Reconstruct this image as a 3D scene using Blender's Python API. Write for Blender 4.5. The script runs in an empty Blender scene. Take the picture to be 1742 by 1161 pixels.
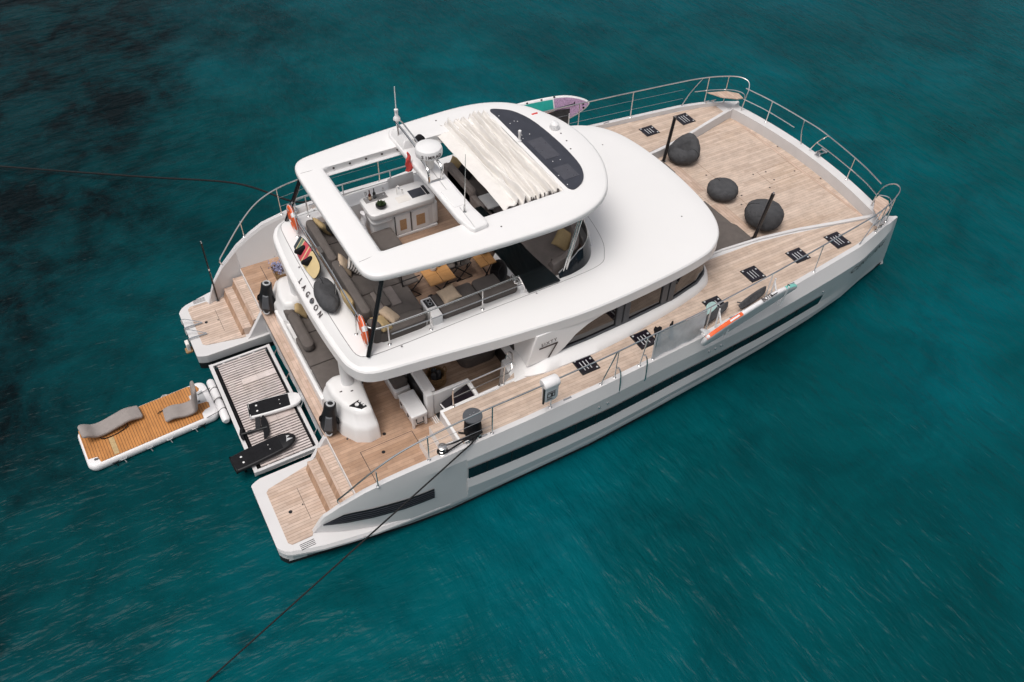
import bpy, bmesh, math, random
import numpy as np
from mathutils import Vector, Matrix, Euler
random.seed(7)
R = math.radians
SC = bpy.context.scene
COL = SC.collection
# ------------------------------------------------------------------ camera
cd = bpy.data.cameras.new('camera'); cam = bpy.data.objects.new('camera', cd); COL.objects.link(cam)
cd.sensor_width = 36.0; cd.lens = 1429.55/1742*36.0; cd.clip_end = 3000; cd.clip_start = .5
_r = Vector((0.8698637, -0.4928748, 0.0202876)); _u = Vector((0.3472133, 0.6409661, 0.6845475)); _f = Vector((0.3503999, 0.5884189, -0.7286859))
cam.matrix_world = Matrix(((_r.x, _u.x, -_f.x, -0.35645), (_r.y, _u.y, -_f.y, -15.0), (_r.z, _u.z, -_f.z, 17.58162), (0, 0, 0, 1)))
SC.camera = cam
# ------------------------------------------------------------------ light
SUN_EL, SUN_AZ = 72.0, 195.0      # azimuth of the sun measured from +X towards +Y
w = bpy.data.worlds.new('World'); SC.world = w; w.use_nodes = True
nt = w.node_tree; bg = nt.nodes['Background']
sky = nt.nodes.new('ShaderNodeTexSky'); sky.sky_type = 'NISHITA'; sky.sun_disc = False
sky.sun_elevation = R(SUN_EL); sky.sun_rotation = R(90-SUN_AZ); sky.air_density = 1.0; sky.dust_density = 6.0; sky.ozone_density = 1.0
hs = nt.nodes.new('ShaderNodeHueSaturation'); hs.inputs['Saturation'].default_value = .30
nt.links.new(sky.outputs[0], hs.inputs['Color']); nt.links.new(hs.outputs[0], bg.inputs[0])
bg.inputs[1].default_value = 0.12
sl = bpy.data.lights.new('sun', 'SUN'); sl.energy = 1.35; sl.angle = R(30); sl.color = (1.0, .955, .90)
so = bpy.data.objects.new('sun', sl); COL.objects.link(so)
_d = Vector((math.cos(R(SUN_EL))*math.cos(R(SUN_AZ)), math.cos(R(SUN_EL))*math.sin(R(SUN_AZ)), math.sin(R(SUN_EL))))
so.rotation_euler = (-_d).to_track_quat('-Z', 'Y').to_euler(); so.location = (0, 0, 60)
SC.view_settings.view_transform = 'Standard'; SC.view_settings.look = 'None'; SC.view_settings.gamma = 1.0
SC.view_settings.exposure = -0.06

# ------------------------------------------------------------------ materials
def N(t, typ, **kw):
    n = t.nodes.new(typ)
    for k, v in kw.items(): setattr(n, k, v)
    return n
def math_(t, op, a, b=None, c=None):
    n = N(t, 'ShaderNodeMath', operation=op)
    for i, v in enumerate((a, b, c)):
        if v is None: continue
        if isinstance(v, (int, float)): n.inputs[i].default_value = v
        else: t.links.new(v, n.inputs[i])
    return n.outputs[0]
def mixc(t, f, a, b, mode='MIX'):
    n = N(t, 'ShaderNodeMix', data_type='RGBA', blend_type=mode)
    for s, v in ((0, f), (6, a), (7, b)):
        if isinstance(v, (int, float)): n.inputs[s].default_value = v
        elif isinstance(v, tuple): n.inputs[s].default_value = (*v, 1) if len(v) == 3 else v
        else: t.links.new(v, n.inputs[s])
    return n.outputs[2]
def ramp(t, f, stops, interp='LINEAR'):
    n = N(t, 'ShaderNodeValToRGB'); n.color_ramp.interpolation = interp
    e = n.color_ramp.elements
    while len(e) < len(stops): e.new(.5)
    for q, (p, c) in zip(e, stops): q.position = p; q.color = (*c, 1) if len(c) == 3 else c
    t.links.new(f, n.inputs[0]); return n.outputs[0]
def noise(t, vec, scale, detail=3, rough=.55, dist=0.0, typ='FBM'):
    n = N(t, 'ShaderNodeTexNoise'); n.inputs['Scale'].default_value = scale; n.inputs['Detail'].default_value = detail
    n.inputs['Roughness'].default_value = rough; n.inputs['Distortion'].default_value = dist
    if vec is not None: t.links.new(vec, n.inputs['Vector'])
    return n.outputs['Fac']
def mapping(t, vec, scale=(1, 1, 1), rot=(0, 0, 0), loc=(0, 0, 0)):
    n = N(t, 'ShaderNodeMapping'); n.inputs['Scale'].default_value = scale; n.inputs['Rotation'].default_value = rot; n.inputs['Location'].default_value = loc
    t.links.new(vec, n.inputs['Vector']); return n.outputs[0]
def bump(t, h, strength, dist=.01):
    n = N(t, 'ShaderNodeBump'); n.inputs['Strength'].default_value = strength; n.inputs['Distance'].default_value = dist
    t.links.new(h, n.inputs['Height']); return n.outputs[0]
def newmat(name):
    m = bpy.data.materials.new(name); m.use_nodes = True; t = m.node_tree
    return m, t, t.nodes['Principled BSDF']
def mat(name, col, rough=.5, metal=0.0, var=.12, vs=6.0, bmp=0.0, bs=80.0, bd=.004, ior=1.45, spec=None, coat=0.0):
    """plain surface with uneven tone (wear, dirt) and optional fine relief"""
    m, t, p = newmat(name)
    tc = N(t, 'ShaderNodeTexCoord').outputs['Object']
    n1 = noise(t, tc, vs, 5, .6)
    k = tuple(c*(1-var) for c in col); l = tuple(min(1, c*(1+var)) for c in col)
    c = ramp(t, n1, [(.3, k), (.7, l)])
    t.links.new(c, p.inputs['Base Color']); p.inputs['Metallic'].default_value = metal; p.inputs['IOR'].default_value = ior
    rr = math_(t, 'MULTIPLY_ADD', noise(t, tc, vs*2.3, 3), .16, rough-.08); t.links.new(rr, p.inputs['Roughness'])
    if spec is not None: p.inputs['Specular IOR Level'].default_value = spec
    if coat: p.inputs['Coat Weight'].default_value = coat; p.inputs['Coat Roughness'].default_value = .08
    if bmp: t.links.new(bump(t, noise(t, tc, bs, 2 if bd < .01 else 4, .5, 0 if bd < .01 else 1.2), bmp, bd), p.inputs['Normal'])
    return m
def teak(name, a, b, plank=.10, seg=1.7, axis=0, seam=.07, seamcol=(.10, .07, .055), patch=.35, patchcol=(.42, .25, .15), rough=.7):
    m, t, p = newmat(name)
    tc = N(t, 'ShaderNodeTexCoord').outputs['Object']
    s = N(t, 'ShaderNodeSeparateXYZ'); t.links.new(tc, s.inputs[0])
    u, v = (s.outputs[0], s.outputs[1]) if axis == 0 else (s.outputs[1], s.outputs[0])
    q = math_(t, 'DIVIDE', v, plank); idx = math_(t, 'FLOOR', q); fr = math_(t, 'SUBTRACT', q, idx)
    wn = N(t, 'ShaderNodeTexWhiteNoise', noise_dimensions='1D'); t.links.new(idx, wn.inputs['W'])
    sg = math_(t, 'FLOOR', math_(t, 'ADD', math_(t, 'DIVIDE', u, seg), math_(t, 'MULTIPLY', wn.outputs['Value'], 7.0)))
    cmb = N(t, 'ShaderNodeCombineXYZ'); t.links.new(idx, cmb.inputs[0]); t.links.new(sg, cmb.inputs[1])
    w2 = N(t, 'ShaderNodeTexWhiteNoise', noise_dimensions='2D'); t.links.new(cmb.outputs[0], w2.inputs['Vector'])
    g = noise(t, mapping(t, tc, (1.2, 28, 6) if axis == 0 else (28, 1.2, 6)), 2.0, 6, .65)
    tone = math_(t, 'ADD', math_(t, 'MULTIPLY', w2.outputs['Value'], .55), math_(t, 'MULTIPLY', g, .5))
    c = ramp(t, tone, [(.12, a), (.95, b)])
    big = noise(t, mapping(t, tc, (.5, 1.2, 1) if axis == 0 else (1.2, .5, 1)), .9, 4, .6)
    pf = math_(t, 'MULTIPLY', ramp(t, big, [(.5, (0, 0, 0)), (.75, (1, 1, 1))]), patch)
    c = mixc(t, pf, c, patchcol)
    dirt = ramp(t, noise(t, tc, 3.1, 5, .7), [(.35, (.80, .80, .80)), (.6, (1, 1, 1))])
    c = mixc(t, 1.0, c, dirt, 'MULTIPLY')
    sm = math_(t, 'LESS_THAN', fr, seam)
    c = mixc(t, math_(t, 'MULTIPLY', sm, .85), c, seamcol)
    t.links.new(c, p.inputs['Base Color']); p.inputs['Roughness'].default_value = rough
    t.links.new(bump(t, math_(t, 'SUBTRACT', g, sm), .25, .004), p.inputs['Normal'])
    return m
def stripes(name, cols, scale, axis=0, rough=.8):
    m, t, p = newmat(name)
    tc = N(t, 'ShaderNodeTexCoord').outputs['Object']
    s = N(t, 'ShaderNodeSeparateXYZ'); t.links.new(tc, s.inputs[0])
    f = math_(t, 'FRACT', math_(t, 'MULTIPLY', s.outputs[axis], scale))
    c = ramp(t, f, cols, 'CONSTANT'); t.links.new(c, p.inputs['Base Color']); p.inputs['Roughness'].default_value = rough
    return m
M = {}
M['white'] = mat('gelcoat_white', (.81, .795, .79), .34, var=.012, vs=.5, coat=.15)
M['grey'] = mat('gelcoat_grey', (.66, .645, .645), .32, var=.04, vs=.8, coat=.25)
M['grey2'] = mat('nonskid_grey', (.64, .625, .625), .6, var=.05, vs=2.0, bmp=.15, bs=160)
M['antifoul'] = mat('antifouling', (.012, .013, .015), .6)
M['teak'] = teak('teak_weathered', (.48, .36, .285), (.70, .56, .465), .095, 1.7, 0, .06, (.24, .17, .13), .34, (.53, .36, .235))
M['teak_plat'] = teak('teak_platform', (.50, .37, .29), (.72, .57, .48), .085, 1.6, 0, .12, (.26, .18, .14), .3, (.52, .33, .22))
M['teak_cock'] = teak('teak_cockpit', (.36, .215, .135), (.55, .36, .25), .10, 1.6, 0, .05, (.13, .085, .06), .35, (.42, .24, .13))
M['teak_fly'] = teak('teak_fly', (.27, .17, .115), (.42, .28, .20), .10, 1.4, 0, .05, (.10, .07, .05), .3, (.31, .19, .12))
M['teak_sole_lit'] = teak('teak_sole_lit', (.44, .30, .21), (.62, .45, .34), .10, 1.6, 0, .05, (.18, .12, .09), .3, (.48, .30, .18))  # lighter copy of the cockpit teak, bounced light put into the colour
M['teak_y'] = teak('teak_edge', (.46, .325, .25), (.66, .50, .41), .10, .35, 1, .06, (.22, .15, .12), .3, (.50, .32, .21))
M['teak_dock'] = teak('teak_foam', (.50, .205, .052), (.57, .245, .07), .068, 9, 1, .16, (.05, .022, .010), .15, (.56, .27, .10))
M['slat'] = teak('lift_slats', (.50, .43, .41), (.76, .68, .66), .30, 1.1, 0, .0, (.2, .14, .11), .3, (.55, .40, .31))
M['teak_table'] = teak('table_teak', (.50, .235, .075), (.62, .32, .115), .045, 3, 0, .02, (.3, .15, .06), .2, (.6, .32, .12), .45)
M['cane'] = mat('cane', (.46, .28, .15), .7, var=.25, vs=60, bmp=.4)
M['fabric'] = mat('fabric_taupe', (.125, .108, .10), .9, spec=.25, var=.10, vs=5, bmp=.35, bs=260)
M['fabric2'] = mat('fabric_light_taupe', (.24, .205, .19), .9, var=.10, vs=4, bmp=.35, bs=240)
M['bean'] = mat('bean_grey', (.074, .074, .078), .9, spec=.2, var=.16, vs=5, bmp=.8, bs=6, bd=.05)
M['tan'] = mat('pillow_tan', (.47, .34, .175), .9, var=.12, vs=9, bmp=.4, bs=180)
M['beige'] = mat('pillow_beige', (.56, .43, .31), .9, var=.08, vs=9, bmp=.4, bs=180)
M['blackfab'] = mat('pillow_black', (.014, .014, .016), .9, var=.2, vs=9)
M['steel'] = mat('stainless', (.74, .73, .72), .18, 1.0, var=.06, vs=3)
M['black'] = mat('black_plastic', (.012, .012, .014), .38, var=.2, vs=9)
M['blackm'] = mat('black_matt', (.013, .013, .015), .8, spec=.15, var=.25, vs=12, bmp=.3)
M['carbon'] = mat('carbon', (.010, .010, .012), .22, var=.2, vs=30, coat=.6)
M['hatchglass'] = mat('hatch_glass', (.012, .009, .014), .10, var=.3, vs=3, ior=1.6)
M['glass'] = mat('cabin_glass', (.010, .007, .008), .05, var=.3, vs=2, ior=1.75)
M['hullglass'] = mat('hull_glass', (.008, .012, .018), .07, var=.35, vs=1.2, ior=1.45, spec=.42)
M['dash'] = mat('dashboard_glass', (.004, .008, .010), .07, var=.4, vs=2, ior=1.5)
M['greyp'] = mat('grey_frame', (.085, .09, .10), .45, var=.1)
M['canvas'] = mat('canvas_ivory', (.77, .735, .70), .9, var=.05, vs=4, bmp=.3, bs=60)
M['solar'] = mat('solar', (.040, .042, .055), .35, var=.15, vs=4)
M['solar2'] = mat('solar_cell', (.070, .070, .084), .3, var=.12, vs=6)
M['whitep'] = mat('white_plastic', (.80, .79, .79), .35, var=.03, vs=3)
M['pvc'] = mat('pvc_white', (.80, .785, .79), .4, var=.05, vs=5)
M['stone'] = mat('lounger_foam', (.30, .265, .25), .85, var=.06, vs=8, bmp=.3, bs=120)
M['orange'] = mat('ring_orange', (.78, .13, .035), .5, var=.12, vs=8)
M['red'] = mat('red', (.62, .07, .06), .6, var=.15)
M['mint'] = mat('mint', (.22, .60, .53), .45, var=.06)
M['palemint'] = mat('pale_mint', (.42, .60, .58), .45, var=.06)
M['turq'] = mat('turquoise', (.025, .42, .36), .55, var=.10, vs=9)
M['lilac'] = mat('lilac', (.46, .30, .46), .8, var=.35, vs=22)
M['rope'] = mat('rope_black', (.008, .008, .009), .85, var=.3, vs=40)
M['leaf'] = mat('leaf', (.045, .075, .025), .6, var=.4, vs=30)
M['wick'] = mat('wicker', (.30, .18, .085), .8, var=.35, vs=45, bmp=.6)
M['brownglass'] = mat('bottle_brown', (.10, .025, .015), .12, var=.2)
M['greyweb'] = mat('grey_webbing', (.46, .465, .475), .75, var=.25, vs=3, bmp=.3)
M['screen'] = mat('screen_mesh', (.66, .67, .69), .6, var=.2, vs=2.2, bmp=.3)
M['screen'].node_tree.nodes['Principled BSDF'].inputs['Alpha'].default_value = .72
M['towel'] = mat('towel_white', (.74, .72, .73), .95, var=.06, vs=9, bmp=.5, bs=60)
M['blueflower'] = mat('flower_lilac', (.42, .42, .60), .8, var=.45, vs=40)
M['darkint'] = mat('dark_interior', (.020, .018, .018), .5, var=.3)
M['text'] = mat('lettering', (.06, .045, .045), .5, var=.1)
M['line'] = mat('seam_grey', (.25, .24, .24), .7, var=.1)
M['cream'] = mat('wake_cream', (.72, .56, .30), .4, var=.05)
M['wred'] = mat('wake_red', (.62, .10, .12), .4, var=.15)
M['wgreen'] = mat('wake_green', (.16, .24, .17), .4, var=.2)
M['wdark'] = mat('wake_dark', (.05, .065, .075), .4, var=.3)
M['striped'] = stripes('pillow_striped', [(0, (.70, .65, .60)), (.58, (.02, .02, .025))], 15.0, 0)

# ------------------------------------------------------------------ mesh helpers
class MB:
    def __init__(s): s.v = []; s.f = []; s.m = []
    def add(s, vs, fs, m=0):
        b = len(s.v); s.v += [tuple(map(float, v)) for v in vs]
        s.f += [tuple(b+i for i in f) for f in fs]; s.m += [m]*len(fs); return s
    def box(s, x0, x1, y0, y1, z0, z1, m=0, mx=None):
        vs = [Vector((x, y, z)) for z in (z0, z1) for y in (y0, y1) for x in (x0, x1)]
        if mx is not None: vs = [mx @ v for v in vs]
        return s.add(vs, [(0, 2, 3, 1), (4, 5, 7, 6), (0, 1, 5, 4), (2, 6, 7, 3), (0, 4, 6, 2), (1, 3, 7, 5)], m)
    def loft(s, loops, m=0, cap0=True, cap1=True, mx=None, closed=True):
        n = len(loops[0]); vs = []
        for l in loops:
            for p in l:
                p = Vector(p); vs.append(mx @ p if mx is not None else p)
        fs = []
        for k in range(len(loops)-1):
            for i in range(n if closed else n-1):
                j = (i+1) % n; fs.append((k*n+i, k*n+j, (k+1)*n+j, (k+1)*n+i))
        if cap0: fs.append(tuple(range(n-1, -1, -1)))
        if cap1: fs.append(tuple((len(loops)-1)*n+i for i in range(n)))
        return s.add(vs, fs, m)
    def tube(s, pts, r, n=8, m=0, closed=False, caps=True):
        pts = [Vector(p) for p in pts]; k = len(pts); loops = []
        rr = r if isinstance(r, (list, tuple)) else [r]*k
        up = None
        for i, p in enumerate(pts):
            if closed: d = pts[(i+1) % k]-pts[i-1]
            else: d = pts[min(i+1, k-1)]-pts[max(i-1, 0)]
            d.normalize()
            if up is None:
                up = Vector((0, 0, 1)) if abs(d.z) < .9 else Vector((1, 0, 0))
            a = d.cross(up); a.normalize(); b = a.cross(d); b.normalize(); up = b
            loops.append([p+(a*math.cos(t)+b*math.sin(t))*rr[i] for t in [2*math.pi*j/n for j in range(n)]])
        if closed: loops.append(loops[0]); caps = False
        return s.loft(loops, m, caps, caps)
    def prism(s, poly, z0, z1, m=0, mx=None):
        return s.loft([[(x, y, z0) for x, y in poly], [(x, y, z1) for x, y in poly]], m, mx=mx)
    def lathe(s, prof, c, n=20, m=0, mx=None, cap0=True, cap1=True, sx=1, sy=1):
        loops = [[(c[0]+r*sx*math.cos(2*math.pi*i/n), c[1]+r*sy*math.sin(2*math.pi*i/n), c[2]+z) for i in range(n)] for r, z in prof]
        return s.loft(loops, m, cap0, cap1, mx)
    def cushion(s, x0, x1, y0, y1, z0, z1, r=.05, puff=.0, m=0, mx=None, cr=None):
        cx, cy = (x0+x1)/2, (y0+y1)/2; hx, hy = (x1-x0)/2, (y1-y0)/2; cr = cr or r*1.3
        L = []
        for z, d in ((z0, r*.5), (z0+r*.35, r*.12), (z0+r, 0), (z1-r, 0), (z1-r*.35, r*.14), (z1-r*.08, r*.5)):
            L.append([(x, y, z) for x, y in rrect(cx, cy, hx-d, hy-d, max(cr-d, .004))])
        for q in (.9, .7, .4, .12):
            L.append([(cx+(x-cx)*q, cy+(y-cy)*q, z1+puff*(1-q*q)) for x, y in rrect(cx, cy, hx-r*.6, hy-r*.6, max(cr-r*.6, .004))])
        return s.loft(L, m, mx=mx)
    def build(s, name, mats, parent=None, smooth=True, angle=38, bevel=0, loc=None, rot=None, sub=0):
        me = bpy.data.meshes.new(name); me.from_pydata(s.v, [], s.f)
        if not isinstance(mats, (list, tuple)): mats = [mats]
        for mm in mats: me.materials.append(M[mm] if isinstance(mm, str) else mm)
        me.polygons.foreach_set('material_index', s.m)
        bm = bmesh.new(); bm.from_mesh(me); bmesh.ops.remove_doubles(bm, verts=bm.verts, dist=1e-5)
        bmesh.ops.recalc_face_normals(bm, faces=bm.faces); bm.to_mesh(me); bm.free()
        o = bpy.data.objects.new(name, me); COL.objects.link(o)
        if smooth:
            me.polygons.foreach_set('use_smooth', [True]*len(me.polygons)); me.set_sharp_from_angle(angle=R(angle))
        if bevel:
            b = o.modifiers.new('bevel', 'BEVEL'); b.width = bevel; b.segments = 2; b.limit_method = 'ANGLE'; b.angle_limit = R(50); b.harden_normals = False
        if sub:
            b = o.modifiers.new('sub', 'SUBSURF'); b.levels = sub; b.render_levels = sub
        if loc is not None: o.location = loc
        if rot is not None: o.rotation_euler = rot
        if parent is not None: o.parent = parent
        me.update(); return o
def rrect(cx, cy, hx, hy, r, n=5, rot=0.0):
    r = min(r, hx*.999, hy*.999); out = []
    for sx, sy, a0 in ((1, 1, 0), (-1, 1, 90), (-1, -1, 180), (1, -1, 270)):
        for i in range(n):
            a = R(a0+90*i/(n-1)); out.append((cx+sx*(hx-r)+r*math.cos(a), cy+sy*(hy-r)+r*math.sin(a)))
    if rot:
        c, s_ = math.cos(rot), math.sin(rot)
        out = [(cx+(x-cx)*c-(y-cy)*s_, cy+(x-cx)*s_+(y-cy)*c) for x, y in out]
    return out
def rect(x0, x1, y0, y1): return [(x0, y0), (x1, y0), (x1, y1), (x0, y1)]
def mirror(poly): return [(x, -y) for x, y in poly][::-1]
def itp(x, tab):
    return float(np.interp(x, [a for a, b in tab], [b for a, b in tab]))
def curve(pts, n=6):
    """Catmull-Rom through points"""
    P = [Vector(p) for p in pts]; P = [P[0]*2-P[1]]+P+[P[-1]*2-P[-2]]; out = []
    for i in range(1, len(P)-2):
        for k in range(n):
            t = k/n; a, b, c, d = P[i-1:i+3]
            out.append(.5*((2*b)+(c-a)*t+(2*a-5*b+4*c-d)*t*t+(3*b-a-3*c+d)*t**3))
    out.append(P[-2]); return out
def star(poly, cx, cy, n=160, ax=1.0, ay=1.0):
    """poly resampled along rays from a centre, evenly in a squashed angle"""
    out = []; k = len(poly)
    for i in range(n):
        a = 2*math.pi*i/n; dx, dy = math.cos(a)*ax, math.sin(a)*ay; best = None
        for j in range(k):
            (x1, y1), (x2, y2) = poly[j], poly[(j+1) % k]
            ex, ey = x2-x1, y2-y1; den = dx*ey-dy*ex
            if abs(den) < 1e-12: continue
            t = ((x1-cx)*ey-(y1-cy)*ex)/den; u = ((x1-cx)*dy-(y1-cy)*dx)/den
            if t > 0 and -1e-9 <= u <= 1+1e-9 and (best is None or t > best): best = t
        out.append((cx+dx*best, cy+dy*best))
    return out
def inset(loop, d):
    """offset a closed loop inwards"""
    n = len(loop); out = []; A = sum(loop[i][0]*loop[(i+1) % n][1]-loop[(i+1) % n][0]*loop[i][1] for i in range(n)); sg = 1 if A > 0 else -1
    for i in range(n):
        x0, y0 = loop[i-1]; x1, y1 = loop[(i+1) % n]; tx, ty = x1-x0, y1-y0; l = math.hypot(tx, ty) or 1
        out.append((loop[i][0]-sg*ty/l*d, loop[i][1]+sg*tx/l*d))
    return out
def zl(loop, z): return [(x, y, z) for x, y in loop]
def smoothpoly(pts, n=5):
    """closed Catmull-Rom"""
    k = len(pts); out = []
    for i in range(k):
        a, b, c, d = [Vector(pts[(i+j-1) % k]) for j in range(4)]
        for q in range(n):
            t = q/n; v = .5*((2*b)+(c-a)*t+(2*a-5*b+4*c-d)*t*t+(3*b-a-3*c+d)*t**3); out.append((v.x, v.y))
    return out
def thing(name, label, cat, loc=(0, 0, 0), rot=(0, 0, 0), group=None):
    o = bpy.data.objects.new(name, None); COL.objects.link(o); o.empty_display_size = .1
    o.location = loc; o.rotation_euler = rot; o['label'] = label; o['category'] = cat
    if group: o['group'] = group
    return o
def tag(o, label, cat, group=None):
    o['label'] = label; o['category'] = cat
    if group: o['group'] = group
    return o
def text(body, size, mx, parent, name='lettering', material='text', ext=.0015, spacing=1.0, shear=0.0, bold=.012):
    c = bpy.data.curves.new('t', 'FONT'); c.body = body; c.size = size; c.extrude = ext; c.space_character = spacing; c.shear = shear; c.offset = size*bold
    c.align_x = 'CENTER'; c.align_y = 'CENTER'
    o = bpy.data.objects.new('t', c); COL.objects.link(o)
    dg = bpy.context.evaluated_depsgraph_get(); me = bpy.data.meshes.new_from_object(o.evaluated_get(dg))
    COL.objects.unlink(o); bpy.data.objects.remove(o); bpy.data.curves.remove(c)
    me.materials.clear(); me.materials.append(M[material]); me.transform(mx); me.name = name
    o = bpy.data.objects.new(name, me); COL.objects.link(o)
    if parent is not None: o.parent = parent
    return o
def frame(origin, ex, ey):
    ex = Vector(ex).normalized(); ey = Vector(ey); ez = ex.cross(ey).normalized(); ey = ez.cross(ex)
    return Matrix(((ex.x, ey.x, ez.x, origin[0]), (ex.y, ey.y, ez.y, origin[1]), (ex.z, ey.z, ez.z, origin[2]), (0, 0, 0, 1)))

# ================================================================== WATER
def water_material():
    m, t, p = newmat('water'); tc = N(t, 'ShaderNodeTexCoord').outputs['Object']
    s = N(t, 'ShaderNodeSeparateXYZ'); t.links.new(tc, s.inputs[0]); x, y = s.outputs[0], s.outputs[1]
    warp = noise(t, tc, .16, 4, .6); warp2 = noise(t, mapping(t, tc, (1, 1, 1), loc=(3, 1, 0)), .42, 7, .68, .6); fine = noise(t, tc, 1.5, 6, .7)
    # the reef lies towards the left of a line on the sea bed
    d = math_(t, 'ADD', math_(t, 'MULTIPLY', x, -.88), math_(t, 'MULTIPLY', math_(t, 'SUBTRACT', y, 6.0), .46))
    d = math_(t, 'ADD', d, math_(t, 'MULTIPLY', math_(t, 'SUBTRACT', warp, .5), 15.0))
    reef = ramp(t, math_(t, 'MULTIPLY_ADD', d, .11, .34), [(.0, (0, 0, 0)), (.8, (1, 1, 1))])
    heads = ramp(t, math_(t, 'ADD', math_(t, 'MULTIPLY', warp2, .72), math_(t, 'MULTIPLY', fine, .28)), [(.42, (0, 0, 0)), (.58, (1, 1, 1))])
    sand = ramp(t, noise(t, mapping(t, tc, (1, 1, 1), loc=(7, 3, 0)), .11, 4, .55), [(.30, (.0001, .048, .054)), (.50, (.0001, .070, .080)), (.70, (.0001, .098, .120))])
    mott = ramp(t, warp2, [(.36, (.60, .63, .65)), (.6, (1, 1, 1))])
    sand = mixc(t, .8, sand, mott, 'MULTIPLY')
    # deeper water offshore, greyed in the colour to paint in sky reflection
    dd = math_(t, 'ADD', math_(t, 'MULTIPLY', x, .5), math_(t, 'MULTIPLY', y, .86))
    deep_sheen = ramp(t, math_(t, 'MULTIPLY_ADD', dd, 1/40, -.36), [(0, (0, 0, 0)), (1, (1, 1, 1))])
    c = mixc(t, deep_sheen, sand, (.0035, .044, .068))
    dn = math_(t, 'ADD', math_(t, 'MULTIPLY', x, .35), math_(t, 'MULTIPLY', y, -.94))
    near = ramp(t, math_(t, 'MULTIPLY_ADD', dn, 1/16, -.62), [(0, (0, 0, 0)), (1, (1, 1, 1))])  # darkens the near corner of the water by colour, a painted vignette
    c = mixc(t, math_(t, 'MULTIPLY', near, .75), c, (.0002, .028, .030))
    rc = mixc(t, heads, (.0005, .0022, .0034), (.0008, .023, .028))
    c = mixc(t, math_(t, 'MULTIPLY', reef, .95), c, rc)
    # scattered coral heads on the sand
    v = N(t, 'ShaderNodeTexVoronoi'); v.inputs['Scale'].default_value = .36; v.inputs['Randomness'].default_value = 1
    t.links.new(tc, v.inputs['Vector'])
    spot = ramp(t, math_(t, 'ADD', v.outputs['Distance'], math_(t, 'MULTIPLY', fine, .25)), [(.15, (1, 1, 1)), (.27, (0, 0, 0))])
    lft = ramp(t, math_(t, 'MULTIPLY_ADD', x, -.08, .75), [(0, (0, 0, 0)), (1, (1, 1, 1))])
    c = mixc(t, math_(t, 'MULTIPLY', math_(t, 'MULTIPLY', spot, lft), .8), c, (.0006, .008, .010))
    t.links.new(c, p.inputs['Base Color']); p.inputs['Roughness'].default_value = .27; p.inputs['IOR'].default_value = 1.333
    p.inputs['Specular IOR Level'].default_value = .10
    # two trains of ripples: one with crests across the hulls to the right, one slanting in from the left
    ra = mapping(t, tc, (1.0, .30, 1), (0, 0, R(-4))); rb = mapping(t, tc, (.34, 1.0, 1), (0, 0, R(-20)))
    wig = noise(t, tc, .30, 3)
    ha = math_(t, 'ADD', noise(t, ra, 3.4, 3, .55, .25), math_(t, 'MULTIPLY', noise(t, ra, 1.2, 2, .5, .3), 1.1))
    hb = math_(t, 'ADD', noise(t, rb, 3.0, 3, .6, .3), math_(t, 'MULTIPLY', noise(t, rb, 1.1, 2, .5, .3), 1.2))
    mk = ramp(t, math_(t, 'ADD', math_(t, 'MULTIPLY_ADD', x, .085, .05), math_(t, 'MULTIPLY', wig, .3)), [(.25, (0, 0, 0)), (.75, (1, 1, 1))])
    hm = N(t, 'ShaderNodeMix', data_type='FLOAT'); t.links.new(mk, hm.inputs[0]); t.links.new(hb, hm.inputs[2]); t.links.new(ha, hm.inputs[3])
    amp = math_(t, 'MULTIPLY_ADD', wig, 1.2, .4)
    h = math_(t, 'ADD', math_(t, 'MULTIPLY', hm.outputs[0], amp), math_(t, 'MULTIPLY', noise(t, tc, .35, 2), .9))
    b = N(t, 'ShaderNodeBump'); b.inputs['Strength'].default_value = 1.0; b.inputs['Distance'].default_value = .11
    t.links.new(h, b.inputs['Height']); t.links.new(b.outputs[0], p.inputs['Normal'])
    return m
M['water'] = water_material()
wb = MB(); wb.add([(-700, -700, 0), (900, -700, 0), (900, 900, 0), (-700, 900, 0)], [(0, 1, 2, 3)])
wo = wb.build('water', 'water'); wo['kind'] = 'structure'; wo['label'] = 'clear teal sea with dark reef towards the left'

# ================================================================== CATAMARAN
cat = thing('catamaran', 'white and grey sailing-club style power catamaran with teak decks and a flybridge, moored in the teal water', 'yacht')
cat['label'] = 'large white and grey catamaran yacht with teak decks moored in the teal water'
YG = [(0, 4.5), (2, 4.96), (4, 5.02), (6, 5.03), (8, 5.0), (11, 4.88), (13, 4.70), (15.3, 4.45), (17.4, 4.2), (18.4, 4.0), (19.2, 3.82), (19.8, 3.74), (20.16, 3.68)]
YW = [(0, 4.42), (2, 4.72), (3.6, 4.96), (8, 4.96), (10, 4.84), (12, 4.61), (14.4, 4.36), (17.1, 4.0), (18.6, 3.69), (20.15, 3.46)]
YL = [(.06, 4.28), (.12, 4.42), (.25, 4.52), (.5, 4.60), (1, 4.74), (2, 4.92), (3, 4.99), (4, 5.02)]
YI = [(0, 2.42), (.12, 2.32), (.3, 2.26), (2, 2.25), (12, 2.45), (15, 2.65), (17.5, 2.95), (19, 3.15), (20.15, 3.42)]
def yg(x): return itp(x, YG)
YK = [(0, 4.55), (2, 5.01), (4, 5.11), (5.2, 5.14), (7, 5.14), (8.5, 5.09), (10.4, 4.99), (11.9, 4.94), (13.5, 4.84), (14.6, 4.73), (15.8, 4.60), (16.7, 4.49), (17.5, 4.37), (18.7, 4.06), (19.9, 3.75), (20.16, 3.70)]
def yk(x): return itp(x, YK)
def y05(x): return hull_side(x)[0][0]
ZT = [(.9, .515), (1.0, .72), (1.1, .92), (1.2, 1.1), (1.56, 1.46), (2.14, 1.86), (2.6, 2.06), (3.02, 2.2), (3.8, 2.3), (4.4, 2.33), (18.5, 2.33), (20.1, 2.2)]
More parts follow.
